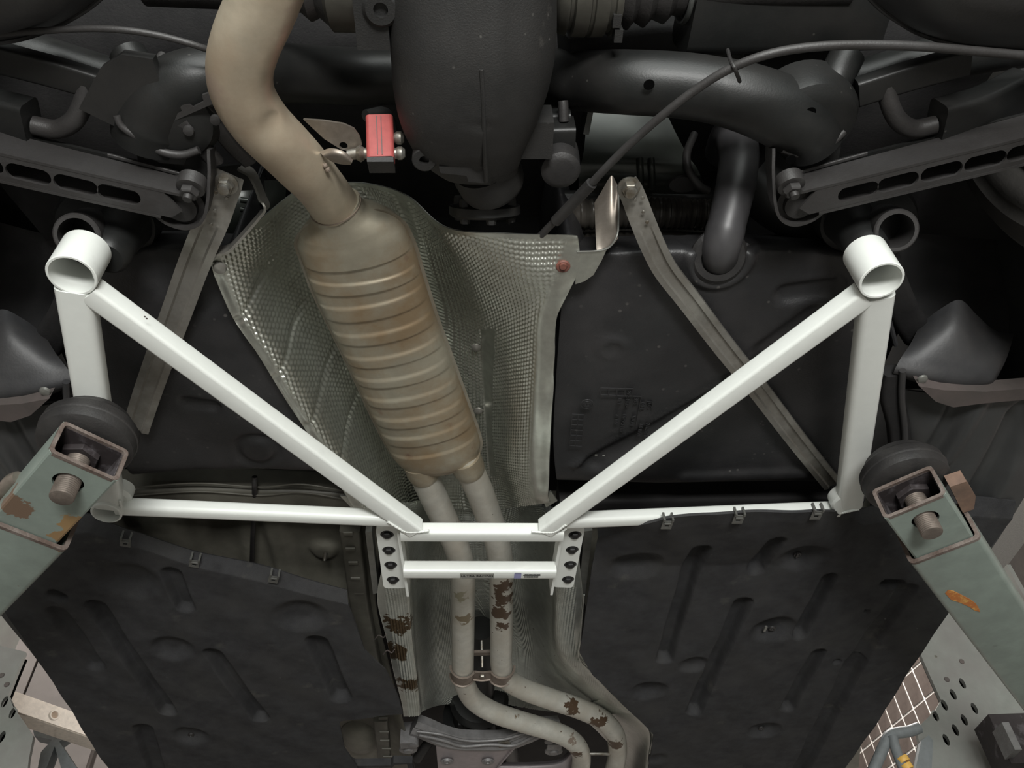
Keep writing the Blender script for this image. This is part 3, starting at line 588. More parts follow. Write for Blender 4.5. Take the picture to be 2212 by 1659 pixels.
MB().box(W(1653,1358,.757), (.004,.016,.003)).build('screw_tab', 'plate_grey', tr)
MB().box(W(1722,1199,.757), (.003,.011,.003)).build('screw_tab', 'arm_metal', tr)
rowsL = [
 [(30,1135,.765),(120,1120,.765),(200,1132,.765),(232,1150,.765),(268,1164,.765),(345,1186,.765),(420,1207,.765),(505,1228,.765),(590,1248,.765),(680,1272,.765),(748,1292,.765)],
 [(20,1160),(105,1150),(190,1150),(232,1164),(268,1178),(345,1200),(420,1222),(505,1244),(590,1266),(680,1288),(752,1306)],
 [(-28,1262),(60,1255),(145,1250),(210,1258),(270,1268),(345,1280),(425,1294),(510,1310),(595,1326),(685,1342),(768,1352)],
 [(20,1335),(95,1335),(170,1337),(235,1342),(295,1348),(370,1358),(445,1370),(530,1384),(615,1396),(705,1404),(788,1404)],
 [(82,1425),(150,1425),(215,1427),(275,1430),(335,1434),(405,1440),(480,1444),(560,1450),(640,1454),(735,1454),(832,1446)],
 [(135,1508),(195,1508),(255,1508),(310,1510),(365,1512),(430,1514),(500,1516),(575,1518),(655,1520),(755,1520),(862,1512)],
 [(158,1543),(215,1543),(272,1543),(325,1543),(378,1543),(440,1543),(508,1544),(580,1545),(650,1546),(740,1546),(870,1542)],
 [(170,1562),(226,1562),(282,1562),(333,1562),(384,1562),(444,1562),(510,1562),(580,1562),(645,1562),(700,1562),(733,1560)],
 [(208,1622),(260,1622),(310,1622),(356,1622),(404,1622),(460,1622),(520,1622),(580,1622),(635,1622),(692,1622),(744,1620)],
 [(224,1645),(274,1645),(322,1645),(367,1645),(414,1645),(468,1645),(526,1645),(584,1645),(638,1645),(720,1644),(770,1652)],
 [(275,1720),(320,1720),(364,1720),(406,1720),(450,1720),(500,1720),(553,1720),(606,1720),(656,1720),(735,1720),(790,1720)]]
gL = [((206,1312),(362,1538),.019,.013), ((460,1414),(562,1552),.019,.013), ((684,1388),(737,1506),.022,.014), ((370,1240),(400,1312),.018,.010), ((122,1322),(205,1440),.02,.007), ((308,1575),(345,1690),.022,.011), ((118,1284),(128,1290),.014,.010)]
dL = [((282,1255),.052,.014), ((648,1332),.052,.015), ((370,1402),.042,.015), ((413,1590),.040,.014), ((816,1480),.022,-.005), ((577,1493),.018,-.003), ((160,1341),.006,.004)]
tl = tray('undertray', 'black felt undertray panel left of the twin exhaust pipes', rowsL, gL, dL, [(271,1171,.33), (420,1216,.33), (591,1250,.33)], 270, 310, wob)
MB().lathe(W(413,1586,.762), DOWN, [(0,.0065),(.003,.006),(.0035,.003),(.0015,.0025)], 14).build('tray_screw', 'arm_metal', tl)
MB().sweep(pxpath([(742,1650,.765),(752,1646,.765),(765,1653,.765),(845,1652,.765),(852,1646,.765),(885,1646,.765),(895,1700,.765)], None), [(-.006,-.004),(.006,-.004),(.006,.012),(-.006,.012)], up=ZUP).build('tray_lip', 'felt', tl)
# ================================================================== white chassis brace
br = thing('chassis_brace', 'white painted tubular brace bolted across the underside of the car', 'brace', W(1030,1150,.70))
def collar(q, r, h0, h1):
    c = W(*q, h0); return MB().ring(c, ZUP, r, r-.0028, h1-h0, 40, .0008).build('collar', 'white_paint', br)
collar((154,596), .0245, .695, .742); collar((1905,607), .0235, .690, .742)
cl = collar((229,1110), .0195, .690, .728)
mb = MB(); mb.lathe(W(250,1078,.705), ZUP, [(0,.014),(.004,.019),(.02,.019),(.024,.014)], 24); mb.build('socket', 'white_paint', br)
MB().lathe(W(1832,1090,.726), ZUP, [(0,.020),(.003,.023),(.02,.023),(.024,.019)], 28).build('socket', 'white_paint', br)
def btube(name, a, b, wd, ht, bev=.004, h0=.706, h1=.706): return MB().beam(W(*a, h0), W(*b, h1), wd, ht, bev).build(name, 'white_paint', br)
btube('side_tube', (162,618), (236,1086), .0375, .024, .008)
btube('side_tube', (1893,632), (1833,1088), .037, .024, .008, .706, .738)
btube('diagonal_tube', (196,626), (897,1140), .0255, .0235)
btube('diagonal_tube', (1866,634), (1178,1140), .0255, .0235)
btube('cross_tube', (252,1093), (862,1120), .021, .020, .006)
btube('cross_tube', (1812,1099), (1222,1124), .021, .020, .006, h0=.742, h1=.710)
btube('centre_tube', (866,1149), (1216,1150), .0215, .0205)
lower = btube('centre_tube', (872,1230), (1200,1231), .0205, .0205)
holesL = [(836,1155),(840,1189),(844,1221),(849,1253)]; holesR = [(1242,1156),(1236,1188),(1232,1220),(1227,1252)]
def rounded(pts, r, k=4):
    out = []; n = len(pts)
    for i in range(n):
        p, a, b = pts[i], pts[i-1], pts[(i+1) % n]; u, v_ = _n(a-p), _n(b-p)
        for j in range(k+1):
            t = j/k; out.append((1-t)**2*(p+u*r) + 2*t*(1-t)*p + t*t*(p+v_*r))
    return out
for pts, hs in (([(811,1140),(859,1134),(877,1271),(829,1271)], holesL), ([(1215,1134),(1264,1139),(1238,1270),(1193,1268)], holesR)):
    hh = .722; o = rounded([W(*q, hh) for q in pts], .008)
    hol = [circ(W(*q, hh), V(1,0,0), V(0,1,0), .0098, .0098, 24) for q in hs]
    pl = MB().plate(o, V(0,0,.006), hol).build('mounting_plate', 'white_paint', br)
    for i, q in enumerate(hs):
        p = W(*q, hh) + V(0, 0, .0058)
        mb = MB(); mb.lathe(p, DOWN, [(0,.0125),(.0008,.0125),(.0009,.0095),(.0048,.0095),(.0055,.008)], 20); mb.hexa(p + V(0,0,-.004), DOWN, .0068, .0055)
        mb.ring(p + V(0,0,-.009), DOWN, .0048, .0028, .001, 14, .0003); mb.build('bolt', 'bolt_black', pl)
mb = MB()
for a, b in (((862,1138),(882,1273)), ((1212,1138),(1190,1270))):
    A, B = W(*a, .720), W(*b, .720); d = _n(B-A); sd = np.cross(d, ZUP)
    MB().box((A+B)/2, (np.linalg.norm(B-A), .004, .026), (d, sd, ZUP)).build('plate_flange', 'white_paint', br)
# weld beads
def bead(pts, r=.0018, n=60):
    P = pxpath(pts, n); rr = r*(1 + .12*np.sin(np.arange(n)*1.3)); MB().tube(P, rr, 10).build('weld_bead', 'white_paint', br)
bead([(838,1127,.694),(862,1142,.694),(878,1149,.695),(905,1149,.695),(927,1146,.695)]); bead([(1148,1148,.695),(1180,1150,.695),(1200,1148,.695),(1222,1134,.694)])
bead([(1205,1152,.7),(1214,1148,.7),(1222,1142,.7)]); bead([(866,1148,.7),(872,1156,.7)]); bead([(206,600,.705),(202,586,.715),(204,578,.73)]); bead([(258,1080,.696),(262,1095,.696),(258,1108,.696)])
bead([(1802,1102,.730),(1815,1108,.727),(1835,1104,.725),(1855,1100,.727)])
# plate and sticker on the lower centre tube (bottom face)
bz = .706 - .0103; fx = _n(W(1200,1231,.706)-W(872,1230,.706)); fy = np.cross(DOWN, fx); 
fc = lambda x: (lambda p: p)(W(872,1230,.706) + fx*np.dot(W(x,1236,.706)-W(872,1230,.706), fx)) * [1,1,0] + [0,0,CAMZ+bz]
fyu = -V(fx[1], -fx[0], 0); fyu = fyu if proj(fc(1000)+fyu*.01)[1] < proj(fc(1000))[1] else -fyu
p = fc(1030); npz = MB().box(p - [0,0,.0004], (.050, .0125, .0008), (fx, fyu, ZUP)).build('name_plate', 'plate_pale', lower, label='grey name plate with dark lettering')
try:
    text_mesh('lettering', 'ULTRA RACING', .0068, p - [0,0,.0010], fx, fyu, 'ink', br, .0002)
    MB().box(p - fyu*.0050 - [0,0,.0010], (.044, .0006, .0002), (fx, fyu, ZUP)).build('lettering_rule', 'ink_grey', lower)
except Exception as e: print('text', e)
p = fc(1117); MB().box(p - [0,0,.0004], (.0105, .0125, .0006), (fx, fyu, ZUP)).build('sticker', 'blue_print', lower, label='small blue square sticker')
mb = MB(); [mb.box(p + fx*(-.0042+.0014*i_) + fyu*.0072 - [0,0,.0006], (.0011, .0014, .0003), (fx, fyu, ZUP)) for i_ in range(7)]; mb.build('fine_print', 'ink_grey', lower)
mb = MB(); p = fc(1147)
for i in range(26):
    x = -.0105 + .0008*i + .0002*random.random(); mb.box(p + fx*x - fyu*.0028 - [0,0,.0004], (.0005 if i % 3 else .0008, .0032, .0004), (fx, fyu, ZUP))
mb.box(p + fyu*.0012 - [0,0,.0004], (.0255, .0014, .0004), (fx, fyu, ZUP)); mb.build('barcode', 'ink', lower)
mb = MB(); [mb.box(p + fx*(-.0115+.00155*i_) + fyu*.0042 - [0,0,.0006], (.0012 if i_ % 4 else .0007, .0015, .0003), (fx, fyu, ZUP)) for i_ in range(16)]; mb.build('fine_print', 'ink', lower)
# small chips in the paint
for q in ((313,684),(317,688)): MB().lathe(W(*q, .6945), DOWN, [(0,.0012),(.0004,.001)], 8).build('paint_chip', 'pad_brown', br)
# ================================================================== exhaust
ex = thing('exhaust', 'long exhaust with ribbed silencer, bent tailpipe and twin front pipes', 'exhaust', W(866,770,.80))
axpx = [(722,440,.815),(733,462,.818),(745,484,.822),(757,508,.826),(775,552,.83),(795,612,.832),(832,705,.834),(868,790,.836),(905,880,.838),(930,938,.84),(945,972,.84),(953,990,.84),(958,1003,.84)]
hw = [56, 62, 104, 121, 123, 121, 113, 109, 105, 101, 96, 84, 62]
hz = [.0270, .0280, .031, .034, .036, .036, .036, .036, .036, .036, .034, .030, .022]
A = pxpath(axpx); k_ = np.array([[h/ppm(*a), z] for h, a, z in zip(hw, axpx, hz)])
n = 560; P = cr(A, n); K = lin(len(A), n) @ k_
K = np.array([np.convolve(np.pad(K[:, i], 12, 'edge'), np.ones(25)/25, 'valid') for i in range(2)]).T
yb = np.array([proj(p - V(0,0,kk[1]))[1] for p, kk in zip(P, K)])
val = np.zeros(n)
for a, b in ((582,612),(638,662),(694,721),(745,771),(793,818),(837,862),(881,905),(925,944),(964,986)): val += sst(yb, a-4, a+3)*(1-sst(yb, b-3, b+4))
ang = np.linspace(0, 2*np.pi, 72, endpoint=False); lowm = sst(-np.sin(ang), -.05, .35)
rings = []; T = np.gradient(P, axis=0); T /= np.linalg.norm(T, axis=1)[:, None]
for i in range(n):
    sd = _n(np.cross(ZUP, T[i])); u = np.cross(T[i], sd)
    rr = np.ones(72) - (.085*val[i])*lowm
    rings.append(P[i] + np.outer(np.sign(np.cos(ang))*np.abs(np.cos(ang))**.92*K[i,0], sd) + np.outer(np.sin(ang)*K[i,1]*rr, u))
mu = MB().loft(rings).build('silencer_body', 'muffler_steel', ex, sharp=60, label='rust-tinted flat silencer with cross ribs')
MB().sweep(P[60:-8], [(math.cos(a), math.sin(a)) for a in ang[::3]], up=ZUP, scales=[(kk[0]+.0040, .0016) for kk in K[60:-8]]).build('seam_flange', 'seam_steel', mu)
MB().tube([P[8], P[10], P[13]], .0302, 32).build('weld_ring', 'weld', mu)
# tail pipe
tp = [(612,-120,.715),(588,-50,.715),(562,20,.717),(532,90,.72),(518,150,.725),(526,205,.73),(560,262,.737),(607,312,.747),(650,356,.763),(688,398,.785),(722,444,.815)]
P2 = pxpath(tp, 120); r2 = np.interp(np.linspace(0,1,120), [0,.45,.8,.9,1], [.0285,.0285,.0275,.0262,.0275])
a = np.linspace(0, 2*np.pi, 48, endpoint=False); mb = MB(); mb.tube(P2, r2, 48)
vv = np.concatenate(mb.v); c0 = W(590,255,.712)
for c0, sg, dp in ((W(590,272,.712), .013, .012), (W(618,262,.715), .012, -.0055), (W(575,252,.71), .014, -.003), (W(640,345,.74), .02, .003)):
    d2 = np.linalg.norm(vv - c0, axis=1); kk = np.exp(-(d2/sg)**2)[:, None]; vv = vv + kk*dp*V(.25, -.45, .85)
mb.v = [vv]; tpo = mb.build('tail_pipe', 'exhaust_steel', ex, sharp=70)
# outlets and twin pipes
f1 = [(902,985,.838),(914,1020,.838),(932,1062,.842),(958,1118,.848),(985,1178,.85),(999,1230,.85),(1000,1300,.845),(1000,1380,.838),(1000,1440,.832),(1003,1474,.83),(1022,1510,.828),(1065,1538,.822),(1130,1560,.817),(1190,1578,.812),(1232,1597,.808),(1254,1625,.805),(1254,1665,.803),(1245,1720,.80)]
f2 = [(996,975,.838),(1012,1010,.838),(1032,1052,.842),(1054,1110,.848),(1074,1170,.85),(1083,1230,.85),(1083,1300,.845),(1083,1380,.838),(1083,1436,.832),(1093,1464,.83),(1130,1488,.828),(1190,1510,.824),(1250,1530,.82),(1300,1554,.816),(1328,1585,.812),(1334,1625,.81),(1326,1665,.808),(1315,1720,.805)]
for f, r_ in ((f1, .0222), (f2, .0222)):
    P3 = pxpath(f, 160); MB().tube(P3, r_, 36).build('front_pipe', 'pipe_steel', ex, sharp=70)
    MB().tube(P3[3:12], np.interp(np.linspace(0,1,9),[0,.8,1],[.0262,.0252,.0235]), 32).build('outlet_collar', 'muffler_steel', ex)
# clamp around both pipes
cA, cB = W(1000,1448,.832), W(1083,1448,.832); cm = (cA+cB)/2; dx = _n(cB-cA); hd = np.linalg.norm(cB-cA)/2
prof = []
for sgn in (-1, 1):
    pass
pts = []
for a_ in np.linspace(math.radians(175), math.radians(335), 14): pts.append((-hd + .0245*math.cos(a_), .0245*math.sin(a_)))
pts += [(0, -.012)]
for a_ in np.linspace(math.radians(205), math.radians(365), 14): pts.append((hd + .0245*math.cos(a_), .0245*math.sin(a_)))
path = np.array([cm + dx*u_ + ZUP*v_ for u_, v_ in pts]); path = cr(path, 90)
mb = MB(); tang = np.gradient(path, axis=0); tang /= np.linalg.norm(tang, axis=1)[:, None]; wdir = np.cross(tang[0]*0 + dx, ZUP)
rings = []
for i in range(90):
    nn = np.cross(tang[i], wdir); rings.append([path[i] + wdir*b_ + nn*c_ for b_, c_ in ((-.017,-.001),(.017,-.001),(.0172,.0035),(.0155,.0008),(-.0155,.0008),(-.0172,.0035))])
clp = MB().loft(rings).build('clamp', 'clamp_steel', ex)
MB().hexa(cm + ZUP*-.010 + wdir*0, DOWN, .0065, .006).build('clamp_nut', 'bolt_steel', clp)
MB().tube([cm + V(0,-.012,.0), cm + V(0,-.02,.02), cm + V(0,-.03,.05)], .003, 10).build('clamp_stud', 'bolt_steel', clp)
MB().box(cm + V(0,-.035,.02), (.04,.012,.006)).build('clamp_bridge', 'clamp_steel', clp)
MB().tube(pxpath([(1262,1628,.80),(1300,1628,.80),(1330,1630,.80)], 5), .0035, 10).build('tie_rod', 'bolt_steel', ex)
# tan hanger bracket welded to the tailpipe
hb = [(655,258),(700,261),(742,268),(764,278),(776,294),(782,312),(774,324),(758,328),(735,322),(700,300)]
MB().plate([W(*q,.775) for q in hb], V(0,0,.003), [circ(W(742,315,.775), V(1,0,0), V(0,1,0), .0042, .0042, 14)]).build('hanger_bracket', 'brown_tab', ex)
C = ctrl([[(690,328,.755),(715,320,.752),(745,328,.75),(762,345,.752)],[(700,338,.75),(725,336,.748),(745,342,.748),(760,352,.75)],[(718,350,.755),(732,354,.756),(746,356,.756),(757,356,.757)]])
MB().sheet(patch(C, 12, 18), .003).build('hanger_fin', 'brown_tab', ex)
MB().tube(pxpath([(752,335,.768),(772,332,.768),(792,331,.768),(862,331,.768)], 20), .0054, 14).build('hanger_pin', 'bolt_steel', ex)
MB().lathe(W(770,332,.768), V(1,0,0), [(0,.006),(.004,.0085),(.008,.006)], 16).build('pin_collar', 'bolt_steel', ex)
for q in ((702,357),(708,366)): MB().lathe(W(*q,.752), DOWN, [(0,.003),(.002,.0025),(.003,.001)], 8).build('weld_spatter', 'weld', ex)
# ================================================================== red rubber hanger
hg = thing('exhaust_hanger', 'red rubber exhaust hanger block beside the bent tailpipe', 'hanger', W(822,345,.745))
cR = W(820,300,.775); 
rb = MB(); hA, hB = W(823,348,.757), W(820,258,.80); cR = (hA+hB)/2; hd_ = hB-hA; rb.sweep([hA, hA+hd_*.25, cR, hA+hd_*.75, hB], rrect(.0275,.017,.004), up=V(0,1,0)); rbo = rb.build('rubber_block', 'red_rubber', hg)
hu = _n(hd_); hf = _n(np.cross(V(1,0,0), hu)); hf = hf if hf[1] < 0 else -hf
for s_ in (-.0022, .0022): MB().box(cR + V(s_, 0, 0) + hf*.0087, (.0008, np.linalg.norm(hd_)-.004, .0008), (V(1,0,0), hu, hf)).build('mould_line', 'pad_brown', rbo)
MB().box(hA - hu*.003 - hf*.002, (.026, .006, .020), (V(1,0,0), hu, hf)).build('lower_cap', 'rubber', hg)
for q in ((858,298),(860,331)): MB().lathe(W(q[0],q[1],.768 if q[1] > 310 else .782), V(1,0,0), [(-.004,.004),(0,.0065),(.004,.0065),(.007,.004)], 14).build('pin_end', 'bolt_steel', hg)
MB().tube(pxpath([(790,250,.80),(835,246,.82),(850,300,.82)], 12), .006, 10).build('body_mount', 'chassis_black', hg)
# ================================================================== tank straps
def strap(label, pts, wd, holes=(), bolt=None):
    P = pxpath(pts, 60); t = thing('tank_strap', label, 'strap', P[30])
    hw_ = wd/2
    prof = [(-hw_,-.0005),(-hw_,.006),(-hw_+.003,.006),(-hw_+.004,.0015),(-hw_*.45,.0015),(-hw_*.32,.005),(hw_*.32,.005),(hw_*.45,.0015),(hw_-.004,.0015),(hw_-.003,.006),(hw_,.006),(hw_,-.0005),(hw_*.5,-.0015),(hw_*.36,.002),(-hw_*.36,.002),(-hw_*.5,-.0015)]
    kx = np.interp(np.linspace(0,1,60), [0,.06,.3,1], [.85,.95,1.0,1.0])
    MB().sweep(P, [(a, b) for a, b in prof], up=ZUP, scales=[(k, np.clip((i-12)/8, .15, 1)) for i, k in enumerate(kx)]).build('strap_band', 'strap_metal', t)
    if bolt:
        c = W(*bolt); mb = MB(); mb.lathe(c, DOWN, [(0,.0125),(.002,.0125),(.003,.009)], 24); mb.hexa(c+V(0,0,-.002), DOWN, .0092, .008); mb.lathe(c+V(0,0,-.010), DOWN, [(0,.006),(.005,.0055)], 16); mb.build('strap_bolt', 'bolt_steel', t)
    for q in holes: MB().lathe(W(*q), DOWN, [(0,.0022),(.001,.0018)], 10).build('dimple_mark', 'bolt_steel', t)
    return t
strap('bare metal tank strap bolted beside the cable, right side of the tank', [(1352,392,.795),(1368,425,.79),(1387,475,.785),(1412,535,.783),(1440,588,.785),(1492,655,.783),(1560,745,.783),(1640,845,.783),(1720,950,.783),(1800,1050,.785)], .028,
      [(1372,432,.783),(1390,458,.782),(1388,428,.783),(1398,480,.781)], (1358,404,.787))
strap('bare metal tank strap on the left lobe of the tank', [(497,376,.79),(480,420,.785),(462,470,.782),(436,530,.78),(412,590,.782),(385,665,.783),(350,760,.783),(318,850,.783),(292,930,.783)], .034,
      [(466,416,.78),(490,428,.78),(464,455,.779),(456,485,.778)], (489,396,.782))
# ================================================================== lift arms
def lift_arm(label, side, A, B, C, D, E, hx, padlab, paint='lift_paint'):
    h = .60; a, b, c, d, e = [W(*q, h) for q in (A, B, C, D, E)]
    wdir = _n(b-a); dd = np.cross(ZUP, wdir)
    if np.dot(dd, e-c) < 0: dd = -dd
    wi = np.linalg.norm(b-a); hi = .0445; mid = (a+b)/2
    t = thing('lift_swing_arm', label, 'lift arm', mid + V(0,0,.0))  # telescoping swing arm of the car lift
    def rtube(name, m0, w_, h_, th, L, z0, m, holes=None):
        # rectangular hollow tube: outer and inner skins joined at the front end
        o = rrect(w_, h_, .007); i_ = rrect(w_-2*th, h_-2*th, .004)
        cz = m0 + V(0,0,z0 + h_/2)
        R = lambda pr, s_: [cz + wdir*x + ZUP*y + dd*s_ for x, y in pr]
        mb = MB(); mb.loft([R(i_, L), R(i_, .0), R(o, .0), R(o, L), R(i_, L)], caps=False); return mb.build(name, m, t)
    zb = 0.
    # inner tube built from plates so the bolt hole is a real opening
    th = .0035; fr = mid; Ls = .26
    hc = W(*hx, h); u0 = np.dot(hc-mid, wdir); s0 = np.dot(hc-mid, dd)
    q = lambda x, s_, z: mid + wdir*x + dd*s_ + ZUP*z
    mb = MB(); w2 = wi/2
    mb.plate([q(-w2+.003,0,0), q(w2-.003,0,0), q(w2-.003,Ls,0), q(-w2+.003,Ls,0)], V(0,0,th), [circ(q(u0,s0,0), wdir, dd, .0165, .0165, 24)])
    mb.box(q(0, Ls/2, hi-th/2), (wi-.006, Ls, th), (wdir, dd, ZUP))
    mb.build('inner_tube', paint, t)
    for sg in (-1, 1):
        pr = [(sg*(w2-.006),th),(sg*(w2-.003),0),(sg*(w2-.0008),.001),(sg*w2,.004),(sg*w2,hi-.004),(sg*(w2-.0008),hi-.001),(sg*(w2-.003),hi),(sg*(w2-.006),hi-th),(sg*(w2-th),hi-.006),(sg*(w2-th),.006)]
        MB().loft([[q(x, s_, z) for x, z in pr] for s_ in (0, Ls)]).build('inner_tube_side', paint, t)
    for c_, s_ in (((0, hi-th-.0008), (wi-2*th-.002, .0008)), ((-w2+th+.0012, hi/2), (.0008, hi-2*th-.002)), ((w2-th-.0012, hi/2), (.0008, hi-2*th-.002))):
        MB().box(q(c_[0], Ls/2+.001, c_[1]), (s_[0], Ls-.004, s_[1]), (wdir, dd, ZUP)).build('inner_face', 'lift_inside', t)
    # worn bare rim of the open end
    o = rrect(wi+.0006, hi+.0006, .006); i_ = rrect(wi-2*th-.0006, hi-2*th-.0006, .004); cz = V(0,0,hi/2)
    R = lambda pr, s_: [mid + cz + wdir*x + ZUP*y + dd*s_ for x, y in pr]
    MB().loft([R(i_, .006), R(i_, -.001), R(o, -.001), R(o, .004), R(i_, .006)], caps=False).build('worn_rim', 'lift_edge', t)
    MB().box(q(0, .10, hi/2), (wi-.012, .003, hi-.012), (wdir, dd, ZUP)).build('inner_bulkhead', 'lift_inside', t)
    # outer tube
    m2 = (c+d)/2; w0 = max(wi+.012, np.linalg.norm(d-c)); m2 = mid + dd*np.dot(m2-mid, dd)
    off_ = np.dot((c+d)/2-mid, wdir); m2 = m2 + wdir*np.clip(off_, -.006, .006); zo = -.006; ho = hi+.011
    o = rrect(w0, ho, .007); i_ = rrect(w0-.009, ho-.009, .004); cz = V(0,0,zo+ho/2)
    R2 = lambda pr, s_: [m2 + cz + wdir*x + ZUP*y + dd*s_ for x, y in pr]
    ot = MB().loft([R2(i_, 1.34), R2(i_, 0), R2(o, 0), R2(o, 1.34), R2(i_, 1.34)], caps=False).build('outer_tube', paint, t)
    o2 = rrect(w0+.0006, ho+.0006, .007); i2 = rrect(w0-.0096, ho-.0096, .004)
    MB().loft([R2(i2, .005), R2(i2, -.001), R2(o2, -.001), R2(o2, .004), R2(i2, .005)], caps=False).build('outer_rim', 'lift_edge', ot)
    # pad bolt
    bc = q(u0, s0, 0); zz = np.linspace(-.022, .07, 260); rr = .0118 + .0011*np.abs(((np.arange(260)/7.) % 1)*2-1)
    rr[0] = .0095; rr[1] = .0108
    MB().lathe(bc + ZUP*-.022, ZUP, [(z+.022, r_) for z, r_ in zip(zz, rr)], 28).build('pad_bolt', 'thread_steel', t)
    MB().ring(bc + ZUP*(hi-.012), ZUP, .022, .012, .009, 6, .001).build('bolt_nut', 'lift_inside', t)
    # the round pad that carries the sill
    p = thing('lift_pad', padlab, 'pad', bc + ZUP*(hi+.012))
    rp_ = .053
    MB().lathe(bc + ZUP*(hi+.004), ZUP, [(0,.02),(.0,.035),(.003,rp_-.006),(.006,rp_-.001),(.012,rp_),(.03,rp_),(.034,rp_-.003),(.036,rp_-.008),(.040,rp_-.010),(.046,rp_-.012)], 48).build('pad_disc', 'rubber', p)
    MB().ring(bc + ZUP*(hi+.022), ZUP, rp_+.0012, rp_-.002, .004, 48).build('pad_ridge', 'rubber', p)
    return t, wdir, dd, mid, q, ot, w0, m2, zo, w2, hi
_ml = (W(104,975,.6)+W(253,1041,.6))/2
defm('lift_paint_worn', (.225, .268, .238), .42, col2=(.19, .225, .20), nscale=8, lo=.45, hi=.7, specks=((.05, .045, .03), 30, .16),
     blots=[(W(165,1140,.6)-_ml, .034, (.30, .19, .085), 40), (W(140,1165,.6)-_ml, .026, (.27, .17, .08), 55), (W(30,1092,.6)-_ml, .034, (.16, .105, .07), 45), (W(235,1010,.6)-_ml, .02, (.15, .11, .08), 70)])
rA = lift_arm('grey-green lift arm reaching in from the lower right, open end towards viewer', 'right', (1911,1122),(2045,1067),(1964,1213),(2115,1151),(2212,1515), (1999,1122), 'black round rubber lift pad under the right sill')
lA = lift_arm('grey-green lift arm reaching in from the lower left, orange rust stain beneath', 'left', (104,975),(253,1041),(0,1127),(139,1179),(0,1330), (147,1043), 'black round rubber lift pad under the left sill', 'lift_paint_worn')
# orange scrape on the right arm's outer tube
ot, m2, zo = rA[5], rA[7], rA[8]
oz = .60 + zo - .0006
out = [(2042,1282),(2048,1275),(2060,1277),(2078,1286),(2096,1295),(2108,1304),(2115,1315),(2117,1322),(2106,1319),(2094,1311),(2074,1302),(2055,1296)]
MB().plate([W(*q, oz) for q in out], V(0,0,.0006)).build('rust_scrape', 'rust_orange', ot, label='orange rust scrape')
# rust stains on the left arm
q = lA[4]
# rust-brown rest blocks fixed beside each arm
for arm, pts in ((rA, [(2052,1052),(2088,1040),(2108,1072),(2104,1100),(2080,1108)]),):
    MB().plate([W(*k, .632) for k in pts], V(0,0,.018)).build('stop_block', 'pad_rust', [o for o in bpy.data.objects if o.name == 'lift_swing_arm'][0])
MB().tube(pxpath([(-20,1100,.635),(8,1060,.635),(22,1040,.635),(40,1032,.635)], 16), .008, 12).build('stop_block', 'brown_tab', [o for o in bpy.data.objects if o.name == 'lift_swing_arm.001'][0])
# ================================================================== lift columns
def column(label, yy, plate, slab, holes, smud, boxx, zt):
    t = thing('lift_column', label, 'lift column', (*WY(*plate[0], yy)[:2], 0))
    P = [WY(*k, yy) for k in plate]
    ex1, ex2 = V(1,0,0), ZUP
    MB().plate(P, V(0,.012,0), [circ(WY(*k, yy), ex1, ex2, .0068, .0140, 18) for k in holes]).build('carriage_plate', 'column_paint', t)
    cen_ = sum(P)/len(P); MB().plate([cen_ + (k-cen_)*.93 + V(0,.017,0) for k in P], V(0,.004,0)).build('hole_shade_plate', 'void_black', t)  # black sheet added to paint the shade inside the plate's holes
    x0, x1 = boxx; mb = MB(); mb.box(((x0+x1)/2, yy+.20, zt/2), (x1-x0, .012, zt))
    for x_ in (x0+.006, x1-.006): mb.box((x_, yy+.107, zt/2), (.012, .175, zt))
    mb.build('column_post', 'column_paint', t)
    MB().box(((x0+x1)/2, yy+.02, .012), (abs(x1-x0)+.3, .4, .024)).build('base_plate', 'column_paint', t)
    for k in smud: MB().lathe(WY(*k, yy-.002), V(0,1,0), [(0,.006),(.002,.007)], 10).build('dirt_spot', 'pad_brown', t)
    return t
YR = 1.95
cR_ = column('right lift column plate with slotted holes, beside the brown tiles', YR, [(1988,1412),(2010,1462),(2033,1513),(2020,1535),(1992,1562),(1980,1580),(1985,1600),(1960,1760),(2330,1760),(2330,1380),(2212,1395),(2110,1300),(2040,1290)],
       None, [(2079,1476),(2059,1500),(2040,1523),(2021,1546),(2105,1530),(2083,1555),(2064,1577),(2044,1598)], [(2078,1428),(2046,1467)], (WY(2000,1440,YR)[0]+.15, WY(2320,1440,YR)[0]), 2.45)
t = cR_
MB().box(WY(2185,1610,1.86), (.09,.08,.11)).build('lock_box', 'lift_inside', t)
MB().box(WY(2175,1600,1.80), (.016,.05,.06)).build('lock_tab', 'cast_alu', t)
MB().plate([WY(*k, 1.90) for k in ((1990,1600),(2006,1588),(2016,1600),(2010,1700),(1970,1700))], V(0,.02,0)).build('guard_plate', 'blue_grey', t)
hl = thing('hose_loop', 'dark grey hose loop hanging beside the right lift column', 'hose', WY(1940,1640,1.86))
MB().tube(cr([WY(*k, 1.86) for k in ((1985,1572),(1962,1580),(1935,1584),(1920,1592),(1908,1615),(1895,1645),(1870,1700))], 40), .0125, 16).build('hose', 'blue_grey', hl)
MB().tube(cr([WY(*k, 1.85) for k in ((1928,1592),(1934,1615),(1943,1640),(1955,1670),(1970,1720))], 30), .011, 16).build('hose_branch', 'blue_grey', hl)
for q in ((1951,1641),(1959,1657)): MB().lathe(WY(*q, 1.845), _n(V(.3,0,-.9)), [(-.006,.0125),(-.005,.013),(.005,.013),(.006,.0125)], 16).build('yellow_band', 'yellow', hl)
YL = 1.95
column('left lift column plate with round holes at the lower left corner', YL, [(-60,1380),(55,1408),(36,1454),(18,1500),(30,1530),(52,1560),(72,1590),(62,1640),(50,1760),(-160,1760)],
       None, [(10,1516),(27,1540),(4,1592)], [(3,1458),(14,1478)], (WY(-120,1440,YL)[0], WY(40,1440,YL)[0]-.15), 2.45)
